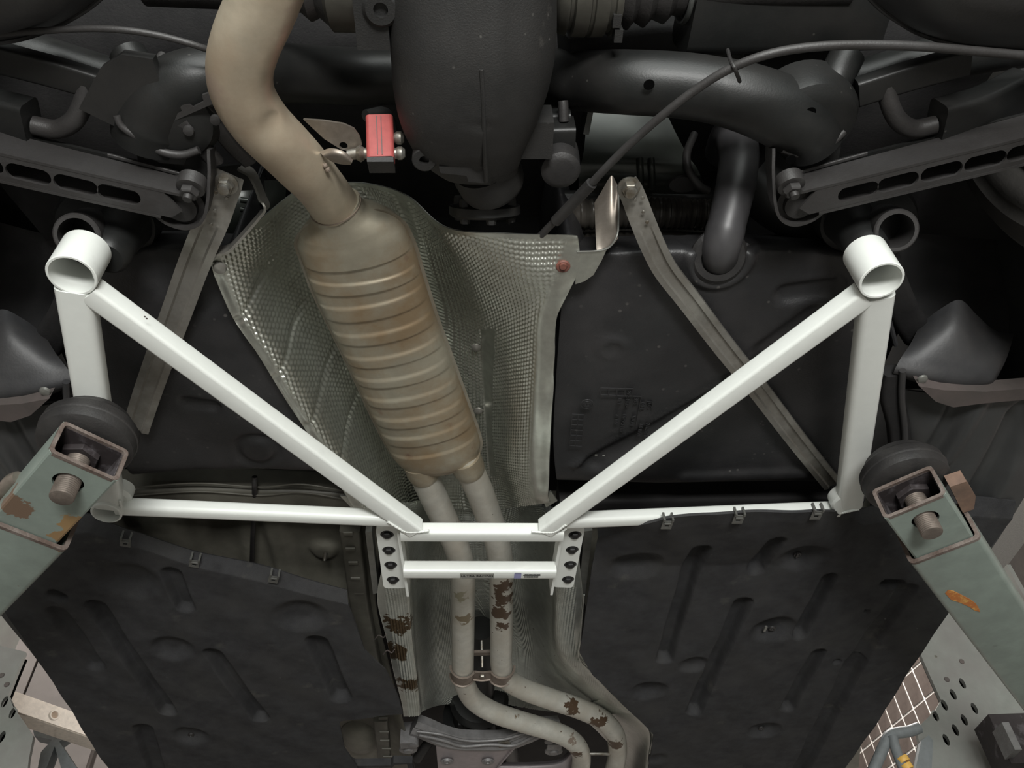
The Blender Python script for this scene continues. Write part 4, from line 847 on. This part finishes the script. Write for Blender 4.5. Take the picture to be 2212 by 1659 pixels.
# cream beam with a bolt hole and grey bracket behind the left column
bd = _n(V(math.cos(math.radians(50)), math.sin(math.radians(50)), 0)); b0 = WY(20,1512,2.1); bn = np.cross(bd, ZUP)
t = thing('wall_beam', 'cream painted steel beam with a round hole, lower left', 'beam', b0)
L_ = .62; hh_ = .046; fr = lambda u_, z_: b0 + bd*u_ + ZUP*z_
hq = WY(117,1535,2.1); uu = .0
best = min(((abs(proj(fr(u_, 0))[0]-117), u_) for u_ in np.linspace(0, .6, 200)))[1]
mb = MB(); mb.plate([fr(-.05,-hh_/2), fr(L_,-hh_/2), fr(L_,hh_/2), fr(-.05,hh_/2)], bn*-.004 if np.dot(bn, b0) > 0 else bn*.004, [circ(fr(best, .0), bd, ZUP, .0095, .0095, 18)]); mb.build('beam_web', 'beam_cream', t)
sgn = 1 if np.dot(bn, b0*[1,1,0]) > 0 else -1
for z_ in (-hh_/2, hh_/2): MB().box(fr(L_/2-.02, z_) + bn*sgn*.03, (L_+.06, .06, .005), (bd, bn, ZUP)).build('beam_flange', 'beam_cream', t)
MB().ring(fr(best, 0) - bn*sgn*.006, bn*sgn, .014, .0095, .005, 20).build('hole_boss', 'beam_cream', t)
t = thing('steel_bracket', 'blue-grey forked steel bracket below the cream beam', 'bracket', WY(120,1620,2.3))
MB().plate([WY(*k, 2.3) for k in ((68,1560),(100,1562),(148,1572),(142,1592),(128,1602),(170,1665),(180,1720),(150,1720),(118,1612),(100,1660),(95,1720),(70,1720),(88,1625),(112,1598),(74,1590))], V(0,.04,0)).build('fork', 'blue_grey', t)
# ================================================================== differential
df = thing('differential', 'dark cast differential housing with drive flange, top centre', 'differential', W(1020,150,.74))
st = [(1022,-90,.80,178,.055),(1022,-20,.80,180,.060),(1022,60,.80,180,.066),(1022,110,.80,176,.068),(1018,170,.80,168,.068),(1014,220,.80,156,.066),(1012,262,.80,142,.060),(1012,292,.80,128,.054),(1016,322,.805,114,.048),(1024,345,.81,98,.042),(1034,362,.812,86,.036)]
A = pxpath([s_[:3] for s_ in st]); Kx = np.array([s_[3]/ppm(*s_[:3]) for s_ in st]); Kz = np.array([s_[4] for s_ in st]); n = 150
P = cr(A, n); kx = cr(np.c_[Kx, Kz], n); ang = np.linspace(0, 2*np.pi, 72, endpoint=False); rings = []
for i in range(n):
    s_ = np.sign; ca, sa = np.cos(ang), np.sin(ang)
    x = s_(ca)*np.abs(ca)**.72*kx[i,0]; z = s_(sa)*np.abs(sa)**.8*kx[i,1]
    ridge = .0055*np.exp(-((x-.012)/.0035)**2)*(sa < 0)*sst(np.array(i/n), .45, .5) + .004*np.exp(-((x-.018)/.010)**2)*(sa < 0)*(1-sst(np.array(i/n), .42, .5))
    step = .004*(sa < 0)*(x > .012)*sst(np.array(i/n), .86, .88)
    rings.append(P[i] + np.c_[x, np.zeros(72), z - ridge + step])
hs = MB().loft(rings).build('housing', 'cast_dark', df, sharp=45)
MB().lathe(W(1044,352,.815), _n(A[-1]-A[-3]), [(0,.036),(.012,.038),(.030,.037),(.036,.035),(.04,.030),(.044,.02)], 40, xs=(1,1)).build('nose', 'cast_dark', df)
MB().plate([W(*q,.752) for q in ((948,362),(1048,352),(1053,396),(1012,393),(1008,380),(952,374))], V(0,0,.02)).build('nose_pad', 'cast_dark', df)
MB().tube(pxpath([(1040,150,.731),(1044,220,.730),(1046,300,.732),(1048,350,.741),(1050,392,.751)], 40), .0022, 8).build('casting_seam', 'cast_dark', df)
MB().ring(W(918,326,.775), DOWN, .0125, .005, .02, 20).build('lug', 'cast_dark', df)
MB().lathe(W(1046,418,.84), V(0,1,0), [(-.03,.024),(0,.024),(.012,.020)], 28).build('pinion_neck', 'chassis_black', df)
fl = MB().lathe(W(1047,436,.84), _n(V(0,.55,-.25)), [(0,.020),(.004,.041),(.013,.0415),(.016,.038),(.017,.02)], 44).build('drive_flange', 'chassis_black', df)
fa = _n(V(0,.55,-.25)); e1 = V(1,0,0); e2 = np.cross(fa, e1)
for k_ in range(6):
    a = k_*math.pi/3+.3; c = W(1047,436,.84) + (e1*math.cos(a)+e2*math.sin(a))*.031 - fa*.006; MB().hexa(c, fa, .0062, .028).build('flange_bolt', 'cast_dark', fl)
# side bosses with holes near the top edge
for q in ((822,22),(1146,22)):
    c = W(*q,.765); mb = MB(); mb.ring(c, ZUP, .0165, .0065, .03, 28, .003); mb.build('mount_boss', 'cast_dark', df)
    MB().lathe(c + ZUP*.012, ZUP, [(0,.0065),(.004,.006)], 12).build('boss_hole', 'void_black', df)
MB().box(W(805,35,.785), (.030,.05,.03)).build('side_lug', 'cast_dark', df)
MB().box(W(1150,285,.80), (.04,.04,.04)).build('side_lug', 'cast_dark', df)
# drive shafts with joints either side
for side, c0, prof, lab in (('right', (1192,-30), [(0,.036),(.004,.042),(.012,.045),(.014,.040),(.017,.040),(.018,.046),(.032,.047),(.0335,.0445),(.036,.0445),(.037,.047),(.050,.047),(.051,.043),(.056,.043),(.057,.046),(.063,.046),(.066,.036),(.075,.041),(.082,.033),(.092,.039),(.100,.031),(.112,.036),(.12,.028),(.130,.029),(.132,.024),(.30,.024)], 'dark ribbed drive-shaft joint right of the differential'),
                            ('left', (848,-30), [(0,.038),(.006,.044),(.014,.044),(.016,.036),(.022,.036),(.024,.043),(.058,.043),(.062,.038),(.072,.030),(.08,.034),(.09,.026),(.24,.024)], 'dark drive-shaft joint between tailpipe and differential')):
    t = thing('drive_shaft', lab, 'drive shaft', W(*c0,.85)); sg = 1 if side == 'right' else -1; sp = 15 if side == 'right' else 8
    MB().lathe(W(*c0,.85), V(sg,0,.06), prof[:sp], 44).build('joint', 'joint_metal', t); MB().lathe(W(*c0,.85), V(sg,0,.06), prof[sp-1:], 40).build('boot', 'rubber', t)
    if side == 'right':
        MB().ring(W(1472,-25,.86), V(1,0,.06), .0335, .030, .005, 36).build('boot_clamp', 'grey_metal', t)
        for q in ((1331,40),(1334,72)): MB().box(W(*q,.815), (.008,.012,.016)).build('joint_bolt', 'cast_dark', t)
# ================================================================== rear subframe
sf = thing('subframe', 'dark tubular rear axle subframe spanning behind the differential', 'subframe', W(1020,190,.82))
pth = pxpath([(322,300,.80),(332,250,.80),(370,200,.80),(460,165,.81),(600,158,.87),(760,165,.92),(900,165,.93),(1150,165,.93),(1262,175,.87),(1350,178,.825),(1480,186,.81),(1590,206,.80),(1680,238,.795),(1735,268,.795),(1752,296,.80)], 150)
MB().tube(pth, np.interp(np.linspace(0,1,150), [0,.06,.2,.75,.9,1], [.036,.038,.030,.032,.037,.036]), 32, up=V(0,0,1) if False else None).build('main_tube', 'chassis_black', sf, sharp=60)
for q, h in (((1402,183), .782), ((318,219), .774), ((1751,243), .765), ((1708,345), .758), ((371,322), .774)):
    MB().lathe(W(*q,h), DOWN, [(0,.0055),(.0006,.0052)], 16).build('drain_hole', 'void_black', sf)
for mf, side in ((lambda p: p, 'right'), (mir, 'left')):
    g = lambda pts, n_=None: np.array([mf(p) for p in pxpath(pts, n_)])
    # cast node that carries the arm, with rim
    MB().lathe(mf(W(1748,252,.79)), DOWN, [(-.03,.052),(0,.05),(.012,.044),(.018,.03),(.020,.012)], 36, xs=(1,.9)).build('node', 'chassis_black', sf)
    MB().tube(g([(1690,322,.772),(1725,332,.77),(1765,325,.77),(1800,305,.77),(1822,285,.775)], 24), .0042, 10).build('node_rim', 'arm_metal', sf)
    MB().plate([mf(W(*q,.785)) for q in ((1672,318),(1700,308),(1820,290),(1812,345),(1790,362),(1690,400),(1672,380))], V(0,0,.004)).build('bracket_plate', 'chassis_black', sf)
    if side == 'left':
        MB().plate([W(*q,.775) for q in ((170,235),(215,150),(262,118),(330,128),(352,205),(385,262),(412,322),(398,356),(345,352),(262,300),(252,275))], V(0,0,.012)).build('gusset_plate', 'arm_dark', sf)
        MB().tube(pxpath([(252,250,.768),(262,272,.766),(290,292,.766),(318,305,.768)], 16), .0035, 10).build('node_rim', 'arm_metal', sf)
    MB().tube(g([(1775,240,.80),(1800,180,.81),(1830,120,.83)], 10), .018, 18).build('stay_tube', 'chassis_black', sf)
    MB().tube(g([(1760,205,.83),(1900,165,.84),(2060,118,.85),(2220,90,.86)], 20), np.linspace(.022,.026,20), 18).build('upper_link', 'chassis_black', sf)
    MB().sweep(g([(1850,200,.80),(1960,165,.80),(2090,130,.80)], 10), rrect(.028,.018,.004), up=ZUP).build('link_flange', 'chassis_black', sf)
    MB().tube(g([(1915,185,.80),(1922,225,.795),(1942,262,.79),(1975,278,.79),(2020,270,.79)], 30), .0095, 14).build('roll_bar_end', 'arm_metal', sf)
    MB().sweep(g([(2020,270,.79),(2110,245,.80),(2200,200,.82)], 10), rrect(.05,.03,.006), up=ZUP).build('knuckle_arm', 'chassis_black', sf)
    # strap plate looping round the bush
    pl = g([(1664,318,.78),(1664,365,.772),(1669,430,.765),(1682,462,.763),(1710,474,.763),(1745,465,.763),(1772,445,.765),(1785,425,.768)], 60)
    MB().sweep(pl, [(-.0016,-.012),(.0016,-.012),(.0016,.012),(-.0016,.012)], up=ZUP).build('bush_bracket', 'arm_metal', sf)
# ================================================================== lower control arms (slotted channels)
for mf, side in ((lambda p: p, 'right'), (mir, 'left')):
    h = .745
    r0, r1, f0, f1_ = [mf(W(*q, h)) for q in ((1705,420),(2290,278),(1752,468),(2300,338))]
    d = _n(r1-r0); nrm = np.cross(ZUP, d); 
    if np.dot(nrm, f0-r0) < 0: nrm = -nrm
    L_ = np.linalg.norm(r1-r0); wid = np.dot(f1_-r1, nrm); wid0 = np.dot(f0-r0, nrm); wid = max(.024, (wid+wid0)/2)
    t = thing('control_arm', f'slotted dark steel control arm reaching to the {side} rear wheel', 'control arm', (r0+r1)/2)
    q = lambda s_, w_, z=0.: r0 + d*s_ + nrm*w_ + ZUP*z
    hol = []
    for sc in ((1854,415),(1940,394),(2034,371),(2129,347),(2222,322)):
        s0 = np.dot(mf(W(*sc, h))-r0, d); hl_, hr_ = .0118, .0088
        hol.append([q(s0 + hl_*0 + (hl_ if c_ >= 0 else -hl_)*1 + hr_*c_, wid*.5 + hr_*s_*1.0) for c_, s_ in [(math.cos(a), math.sin(a)) for a in np.linspace(.01, 2*np.pi+.01, 20, endpoint=False)]])
    mb = MB(); mb.plate([q(.028,.0032,.0004), q(L_,.0032,.0004), q(L_,wid-.0032,.0004), q(.02,wid-.0032,.0004), q(.010,wid*.6,.0004)], V(0,0,.003), hol); mb.build('slotted_web', 'arm_metal', t)
    mb = MB(); mb.plate([q(0,0,0), q(L_,0,0), q(L_,0,.040), q(0,0,.030)], nrm*.003); mb.build('rear_flange', 'arm_metal', t)
    MB().plate([q(.03,wid,0), q(L_,wid,0), q(L_,wid,.036), q(.03,wid,.03)], nrm*-.003).build('front_flange', 'arm_metal', t)
    MB().box(q(L_*.5, wid*.5, .043), (L_*.9, wid-.002, .004), (d, nrm, ZUP)).build('top_flange', 'chassis_black', t)
    MB().sweep([q(.0,-.002,.031), q(.05,-.003,.033), q(.09,-.003,.035)], rrect(.004,.003,.001), up=ZUP).build('flange_lip', 'arm_metal', t)
    c = mf(W(1722,432,.765)); c2 = mf(W(1708,398,.752))
    bs = MB().lathe(c + ZUP*.01, DOWN, [(-.02,.024),(0,.026),(.004,.025),(.005,.021),(.010,.021),(.011,.024),(.015,.023),(.016,.017),(.021,.016),(.022,.010)], 36).build('bush', 'rubber', t)
    bx = _n(V(.1 if side == 'right' else -.1, .35, -.9)); mb = MB(); mb.lathe(c2, bx, [(-.01,.014),(.003,.014),(.004,.010)], 24); mb.hexa(c2+bx*.004, bx, .0098, .008); mb.lathe(c2+bx*.012, bx, [(0,.005),(.005,.0045)], 12); mb.build('arm_bolt', 'arm_metal', t)
    # cup-shaped spring seat with its open tube
    cp = mf(W(1937,499,.745)); ca = _n(_n(cp - [0,0,CAMZ]) + V(-.30 if side == 'right' else .30, -.12, .05))
    t = thing('spring_seat', f'dark open tube end on a wide seat, above the {side} brace collar', 'spring seat', cp)
    MB().ring(cp, ca, .0235, .0185, .075, 40, .0015).build('tube_end', 'arm_metal', t)
    MB().lathe(cp + ca*.05, ca, [(0,.0235),(.01,.040),(.03,.047),(.06,.048)], 40).build('seat_cone', 'chassis_black', t)
    MB().lathe(mf(W(1862,470,.82)), DOWN, [(-.06,.05),(-.02,.052),(.0,.048),(.006,.03)], 36).build('seat_body', 'chassis_black', t)
    k_ = mf(W(1875,540,.75)); MB().lathe(k_ + ZUP*.0, ZUP, [(-.006,.018),(.0,.023),(.03,.024),(.06,.03)], 30).build('lower_neck', 'chassis_black', t)
    # trailing arm edge seen ahead of the cup
    t = thing('trailing_arm', f'dark trailing arm beside the {side} wheel housing', 'trailing arm', mf(W(1920,640,.85)))
    P = np.array([mf(p) for p in pxpath([(1905,545,.85),(1925,610,.85),(1950,670,.86),(1978,715,.87)], 24)]); MB().sweep(P, rrect(.035,.03,.008), up=ZUP, scales=list(np.linspace(1,1.2,24))).build('arm_beam', 'underseal', t)
    P = np.array([mf(p) for p in pxpath([(1893,560,.83),(1910,650,.83),(1935,745,.83)], 24)]); MB().tube(P, .0035, 8).build('arm_lip', 'cover_plastic', t)
# ================================================================== rear wheels
for sg, side in ((1, 'right'), (-1, 'left')):
    cx = .0225 + sg*.60; c = V(cx, .225, CAMZ+.86); ax_ = V(sg, 0, 0)
    t = thing('wheel', f'{side} rear tyre, dark inner sidewall in the wheel housing', 'wheel', c)
    prof = [(.02,.20),(.012,.215),(.006,.235),(.010,.238),(.0,.255),(-.003,.27),(.0,.275),(-.002,.29),(.002,.292),(.008,.312),(.02,.322),(.19,.322),(.21,.305),(.215,.26),(.19,.2)]
    MB().lathe(c, ax_, prof, 96, caps=False).build('tyre', 'tyre_rubber', t, sharp=50)
    MB().lathe(c, ax_, [(.02,.205),(.03,.19),(.05,.185),(.10,.18),(.12,.12),(.125,.02)], 72, caps=False).build('rim', 'cover_plastic', t)
    MB().lathe(c, ax_, [(.05,.155),(.07,.155),(.07,.02)], 60).build('brake_disc', 'arm_metal', t)
    MB().tube([c - ax_*.10, c, c + ax_*.06], .035, 20).build('hub', 'chassis_black', t)
# rounded liners at the upper corners
for mf, side in ((lambda p: p, 'right'), (mir, 'left')):
    C = np.array([[mf(W(*p)) for p in r] for r in [[(1860,-60,.80),(1960,-80,.74),(2100,-90,.72),(2320,-100,.72)], [(1878,-10,.80),(1975,-25,.745),(2110,-30,.725),(2330,-35,.72)], [(1905,20,.805),(1995,25,.755),(2120,30,.735),(2340,30,.73)],
        [(1945,48,.81),(2020,62,.77),(2140,75,.755),(2350,78,.75)], [(1985,70,.83),(2060,92,.80),(2160,104,.79),(2360,112,.78)]]])
    t = thing('bumper_liner', f'rounded dark liner at the upper {side} corner', 'liner', mf(W(2060,40,.75)))
    MB().sheet(patch(C, 30, 40), .003).build('liner_shell', 'cover_plastic', t, sharp=70)
    MB().tube([mf(p) for p in pxpath([(1872,-10,.80),(1905,22,.803),(1945,50,.808),(1988,74,.826),(2060,96,.797),(2160,108,.787),(2300,116,.78)], 40)], .0022, 8).build('liner_bead', 'cover_plastic', t)
# dark structure above the axle
mb = MB()
C = ctrl([[(-40,-80,1.0),(500,-80,1.0),(1100,-80,1.02),(1700,-80,1.0),(2260,-80,1.0)], [(-40,120,.97),(500,120,.98),(1100,120,1.0),(1700,120,.98),(2260,120,.97)], [(-40,330,.97),(500,340,1.0),(1100,330,1.02),(1700,330,1.0),(2260,330,.97)], [(100,520,1.0),(520,480,1.03),(1100,470,1.05),(1650,480,1.03),(2180,520,1.0)]])
MB().sheet(patch(C, 30, 60), .003).build('rear_floor', 'underseal', body)
MB().sweep(pxpath([(1220,130,.90),(1400,95,.92),(1620,92,.93),(1800,60,.93)], 20), rrect(.06,.05,.01), up=ZUP).build('rear_crossmember', 'underseal', body)
MB().sweep(pxpath([(1480,25,.86),(1650,25,.87),(1900,18,.88)], 12), rrect(.075,.05,.012), up=ZUP).build('rear_crossmember', 'chassis_black', body)
MB().lathe(W(1548,122,.90), DOWN, [(-.02,.032),(0,.031),(.010,.024),(.014,.01)], 28, xs=(1,.7)).build('round_boss', 'grey_metal', body)
pb = MB().plate([W(*q,.90) for q in ((1578,74),(1640,84),(1676,90),(1672,104),(1630,100),(1588,92))], V(0,0,.004)).build('small_tab', 'grey_metal', body)
MB().lathe(W(1612,82,.896), DOWN, [(0,.010),(.001,.0095)], 16, xs=(.8,1.2)).build('tab_hole', 'void_black', body)
# ================================================================== axle mount right of the differential
am = thing('axle_mount', 'black cylindrical rubber axle mount right of the differential', 'mount', W(1210,350,.79))
MB().lathe(W(1212,372,.79), ZUP, [(0,.014),(.001,.017),(.004,.021),(.03,.0225),(.045,.0225),(.05,.018)], 40).build('rubber_body', 'rubber', am)
MB().sweep(pxpath([(1180,292,.83),(1240,290,.83)], 2), rrect(.03,.034,.005), up=ZUP).build('mount_bracket', 'chassis_black', am)
MB().sweep(pxpath([(1172,262,.85),(1232,258,.85)], 2), rrect(.022,.02,.005), up=ZUP).build('mount_upper', 'chassis_black', am)
MB().tube(pxpath([(1218,262,.83),(1217,232,.835),(1216,218,.838)], 6), .0055, 14).build('mount_stud', 'arm_metal', am)
MB().plate([W(*q,.85) for q in ((1280,140),(1290,150),(1284,230),(1272,292),(1260,290),(1278,200))], V(0,0,.03)).build('edge_flange', 'grey_metal', am)
# ================================================================== cables and lines
cb = thing('brake_cable', 'black cable arcing from the tank up to the upper right corner', 'cable', W(1590,150,.72))
MB().tube(pxpath([(1150,528,.80),(1190,486,.785),(1245,432,.77),(1300,372,.755),(1360,312,.745),(1430,250,.735),(1500,196,.73),(1570,152,.725),(1650,120,.72),(1740,103,.72),(1850,97,.72),(1980,100,.72),(2100,110,.725),(2260,124,.73)], 160), .0041, 16).build('cable_sheath', 'arm_metal', cb)
MB().tube(pxpath([(1200,478,.782),(1235,442,.772),(1278,396,.760)], 12), .0062, 16).build('cable_sleeve', 'rubber', cb)
MB().tube(pxpath([(1598,176,.735),(1588,150,.718),(1578,130,.73),(1572,108,.76)], 16), .0018, 8).build('cable_tie', 'rubber', cb)
c2 = thing('brake_cable', 'black cable along the upper left behind the tailpipe', 'cable', W(250,85,.74))
MB().tube([p for p in pxpath([(-60,78,.78),(100,66,.77),(220,62,.765),(330,74,.765),(440,104,.77),(520,140,.80)], 60)], .0030, 14).build('cable_sheath', 'arm_metal', c2)
bl = thing('brake_line', 'thin black line running across the olive floor left of the tunnel', 'pipe', W(548,1150,.88))
MB().tube(pxpath([(550,1030,.835),(550,1060,.83),(549,1100,.87),(546,1160,.88),(544,1215,.88),(540,1260,.88)], 40), .0042, 12).build('line_tube', 'rubber', bl)
hs2 = thing('breather_hose', 'dark looped hoses left of the upper tailpipe bend', 'hose', W(370,160,.82))
MB().tube(pxpath([(388,125,.82),(392,150,.80),(398,165,.80),(425,160,.80),(450,150,.81)], 30), .005, 12).build('hose', 'arm_metal', hs2)
MB().tube(pxpath([(352,120,.83),(334,150,.81),(334,182,.80),(352,208,.80)], 30), .005, 12).build('hose', 'arm_metal', hs2)
MB().lathe(W(430,152,.80), V(1,0,0), [(0,.012),(.01,.016),(.04,.016)], 20).build('hose_end', 'arm_metal', hs2)
# ================================================================== notched bracket left of the tailpipe
nb = thing('stay_bracket', 'dark notched bracket with two legs left of the tailpipe bend', 'bracket', W(410,260,.77))
MB().plate([W(*q,.77) for q in ((346,258),(352,244),(368,242),(374,250),(393,240),(388,228),(402,226),(410,226),(416,232),(440,220),(436,206),(448,202),(460,212),(466,222),(360,268))], V(0,0,.004)).build('notched_plate', 'arm_metal', nb)
MB().sweep(pxpath([(392,262,.775),(412,284,.777),(440,318,.785),(468,352,.79)], 16), rrect(.016,.01,.003), up=ZUP).build('leg', 'arm_metal', nb)
MB().sweep(pxpath([(438,226,.785),(462,262,.79),(500,312,.80),(540,350,.81)], 16), rrect(.016,.01,.003), up=ZUP).build('leg', 'arm_metal', nb)
for q in ((408,281),(466,258)): MB().lathe(W(*q,.77), DOWN, [(0,.0055),(.003,.005),(.004,.002)], 12).build('leg_bolt', 'arm_metal', nb)
# strap anchor with pale folded edge
sa_ = thing('strap_anchor', 'folded metal anchor plate with a bright edge, left of the silencer', 'bracket', W(540,470,.80))
P = pxpath([(462,545,.79),(492,538,.79),(508,525,.79),(540,490,.795),(562,464,.80),(572,448,.805),(566,425,.815),(545,378,.83),(520,360,.835)], 60)
MB().sweep(P, [(-.0014,-.008),(.0014,-.008),(.0014,.008),(-.0014,.008)], up=ZUP).build('anchor_edge', 'strap_metal', sa_)
MB().plate([W(*q,.845) for q in ((470,360),(520,356),(548,380),(560,410),(520,412),(492,400))], V(0,0,.004)).build('anchor_plate', 'chassis_black', sa_)
# curved tan shield tab right of the shield
tb = thing('shield_tab', 'brown-tinted folded metal tab between heat shield and tank strap', 'bracket', W(1310,470,.80))
C = ctrl([[(1284,438,.85),(1300,412,.855),(1320,380,.86),(1330,392,.858),(1335,402,.855)], [(1286,490,.82),(1300,480,.822),(1318,465,.825),(1330,465,.824),(1335,468,.82)], [(1288,528,.80),(1300,524,.80),(1318,515,.80),(1330,508,.80),(1334,506,.80)], [(1289,543,.792),(1302,541,.792),(1314,534,.792),(1325,523,.793),(1332,512,.795)]])
MB().sheet(patch(C, 30, 24), .002).build('tab_face', 'brown_tab', tb, sharp=60)
MB().plate([W(*q,.79) for q in ((1246,545),(1290,543),(1312,536),(1300,562),(1282,594),(1262,608),(1243,614))], V(0,0,.002)).build('tab_foot', 'shield_alu', tb)
MB().tube(pxpath([(1246,544,.789),(1290,542,.789),(1316,534,.79),(1333,508,.795),(1336,470,.815),(1336,402,.853)], 40), .0011, 8).build('tab_edge', 'plate_grey', tb)
# ================================================================== fuel filler pipe
fp = thing('filler_pipe', 'black fuel filler pipe standing on the tank, upper right', 'pipe', W(1557,562,.79))
MB().tube(pxpath([(1556,330,.97),(1572,296,.945),(1588,300,.92),(1596,335,.89),(1590,395,.858),(1578,450,.832),(1566,500,.812),(1556,538,.806),(1551,562,.822),(1549,574,.845)], 80), np.interp(np.linspace(0,1,80), [0,.25,.64,.65,1], [.020,.0240,.0222,.0230,.0225]), 32).build('pipe_body', 'pipe_plastic', fp)
MB().ring(W(1555,556,.800), _n(V(.02,.30,1)), .034, .022, .012, 40, .004).build('grommet', 'rubber', fp)
MB().tube(pxpath([(1604,556,.81),(1608,540,.815),(1614,528,.82)], 8), .0045, 10).build('vent_stub', 'rubber', fp)
MB().tube(pxpath([(1500,290,.96),(1484,330,.93),(1488,368,.91),(1510,400,.90),(1530,412,.90)], 40), .005, 12).build('vent_hose', 'arm_metal', fp)
for q in ((1546,415),(1588,416)): MB().lathe(W(*q,.872), DOWN, [(0,.003),(.002,.0025)], 10).build('pip', 'arm_metal', fp)
MB().tube(pxpath([(1620,390,.93),(1700,450,.90),(1800,490,.90),(1860,500,.92)], 30), .034, 24).build('side_chamber', 'chassis_black', body)
# ================================================================== gearbox area at the bottom edge
gb = thing('gearbox_crossmember', 'grey cast gearbox crossmember with lilac plate, bottom centre', 'crossmember', W(1040,1610,.83))
hG = .83
P = pxpath([(893,1567,hG+.02),(915,1575,hG+.015),(950,1590,hG+.005),(990,1600,hG),(1050,1602,hG),(1095,1600,hG),(1130,1588,hG+.005),(1165,1574,hG+.012),(1200,1570,hG+.02)], 60)
MB().sweep(P, [(-.026,.016),(-.030,-.004),(-.018,-.013),(-.006,-.008),(.006,-.017),(.020,-.014),(.030,.016)], up=ZUP).build('cast_arm', 'cast_alu', gb, sharp=30)
MB().tube(pxpath([(905,1588,.815),(960,1600,.812),(1000,1612,.812),(1060,1608,.812),(1110,1610,.812),(1160,1586,.815)], 40), .0035, 10).build('casting_rib', 'cast_alu', gb)
MB().tube(pxpath([(900,1580,.82),(950,1586,.815),(1010,1600,.812),(1080,1598,.812),(1120,1588,.815),(1170,1566,.82)], 40), .003, 10).build('casting_rib', 'cast_alu', gb)
for q, q2 in (((882,1604),(894,1606)), ((1196,1608),(1186,1598))):
    mb = MB(); mb.box(W(q[0], q[1]-16, .845), (.034,.03,.05)); ft = mb.build('foot', 'cast_alu', gb)
    MB().lathe(W(q[0], q[1]+10, .835), DOWN, [(-.03,.016),(.0,.017),(.004,.022),(.007,.021),(.008,.012),(.012,.009)], 24).build('foot_bolt', 'cast_alu', ft)
    MB().lathe(W(q2[0], q2[1], .825), DOWN, [(-.02,.011),(.006,.011),(.007,.008)], 20).build('foot_boss', 'cast_alu', ft)
lp = MB().plate([W(*q,.822) for q in ((942,1612),(985,1620),(1060,1618),(1112,1614),(1068,1668),(1035,1730),(952,1730))], V(0,0,.004)).build('lilac_plate', 'lilac_alu', gb, label='pale lilac metal plate with two bolts')
MB().tube(pxpath([(1114,1612,.819),(1070,1666,.819),(1036,1728,.819)], 12), .0018, 8).build('plate_edge', 'lilac_alu', lp)
for q in ((966,1644),(1054,1644)):
    mb = MB(); mb.lathe(W(*q,.82), DOWN, [(0,.0155),(.003,.015),(.0035,.011)], 24); mb.lathe(W(*q,.8165), DOWN, [(0,.0095),(.004,.009),(.0045,.0055),(.0015,.005)], 18); mb.build('plate_bolt', 'cast_alu', lp)
MB().plate([W(*q,.815) for q in ((1075,1606),(1100,1603),(1104,1612),(1078,1616))], V(0,0,.006)).build('clip', 'bolt_steel', gb)
C = ctrl([[(1080,1646,.85),(1150,1646,.85),(1205,1640,.85),(1232,1618,.86)], [(1078,1656,.83),(1150,1656,.83),(1210,1650,.83),(1236,1628,.84)], [(1070,1680,.82),(1150,1680,.82),(1215,1676,.82),(1240,1660,.83)], [(1065,1730,.83),(1150,1730,.83),(1215,1730,.83),(1240,1720,.84)]])
MB().sheet(patch(C, 20, 24), .003).build('guard_sheet', 'lilac_alu', gb)
gx = thing('gearbox', 'dark gearbox tail inside the tunnel behind the grey crossmember', 'gearbox', W(1020,1570,.90))
MB().lathe(W(1035,1505,.915), _n(V(0,1,.02)), [(0,.03),(.005,.06),(.02,.07),(.03,.062),(.10,.066),(.11,.09),(.13,.09),(.6,.12)], 40).build('gearbox_case', 'chassis_black', gx)
MB().box(W(1040,1562,.875), (.11,.03,.02)).build('damper', 'rubber', gx)
MB().lathe(W(1040,1500,.915), V(0,-1,0), [(0,.03),(.2,.028),(.3,.028)], 24).build('propshaft_end', 'chassis_black', gx)
MB().tube(pxpath([(900,1640,.85),(930,1600,.87),(960,1580,.88)], 10), .012, 12).build('side_hose', 'rubber', gx)
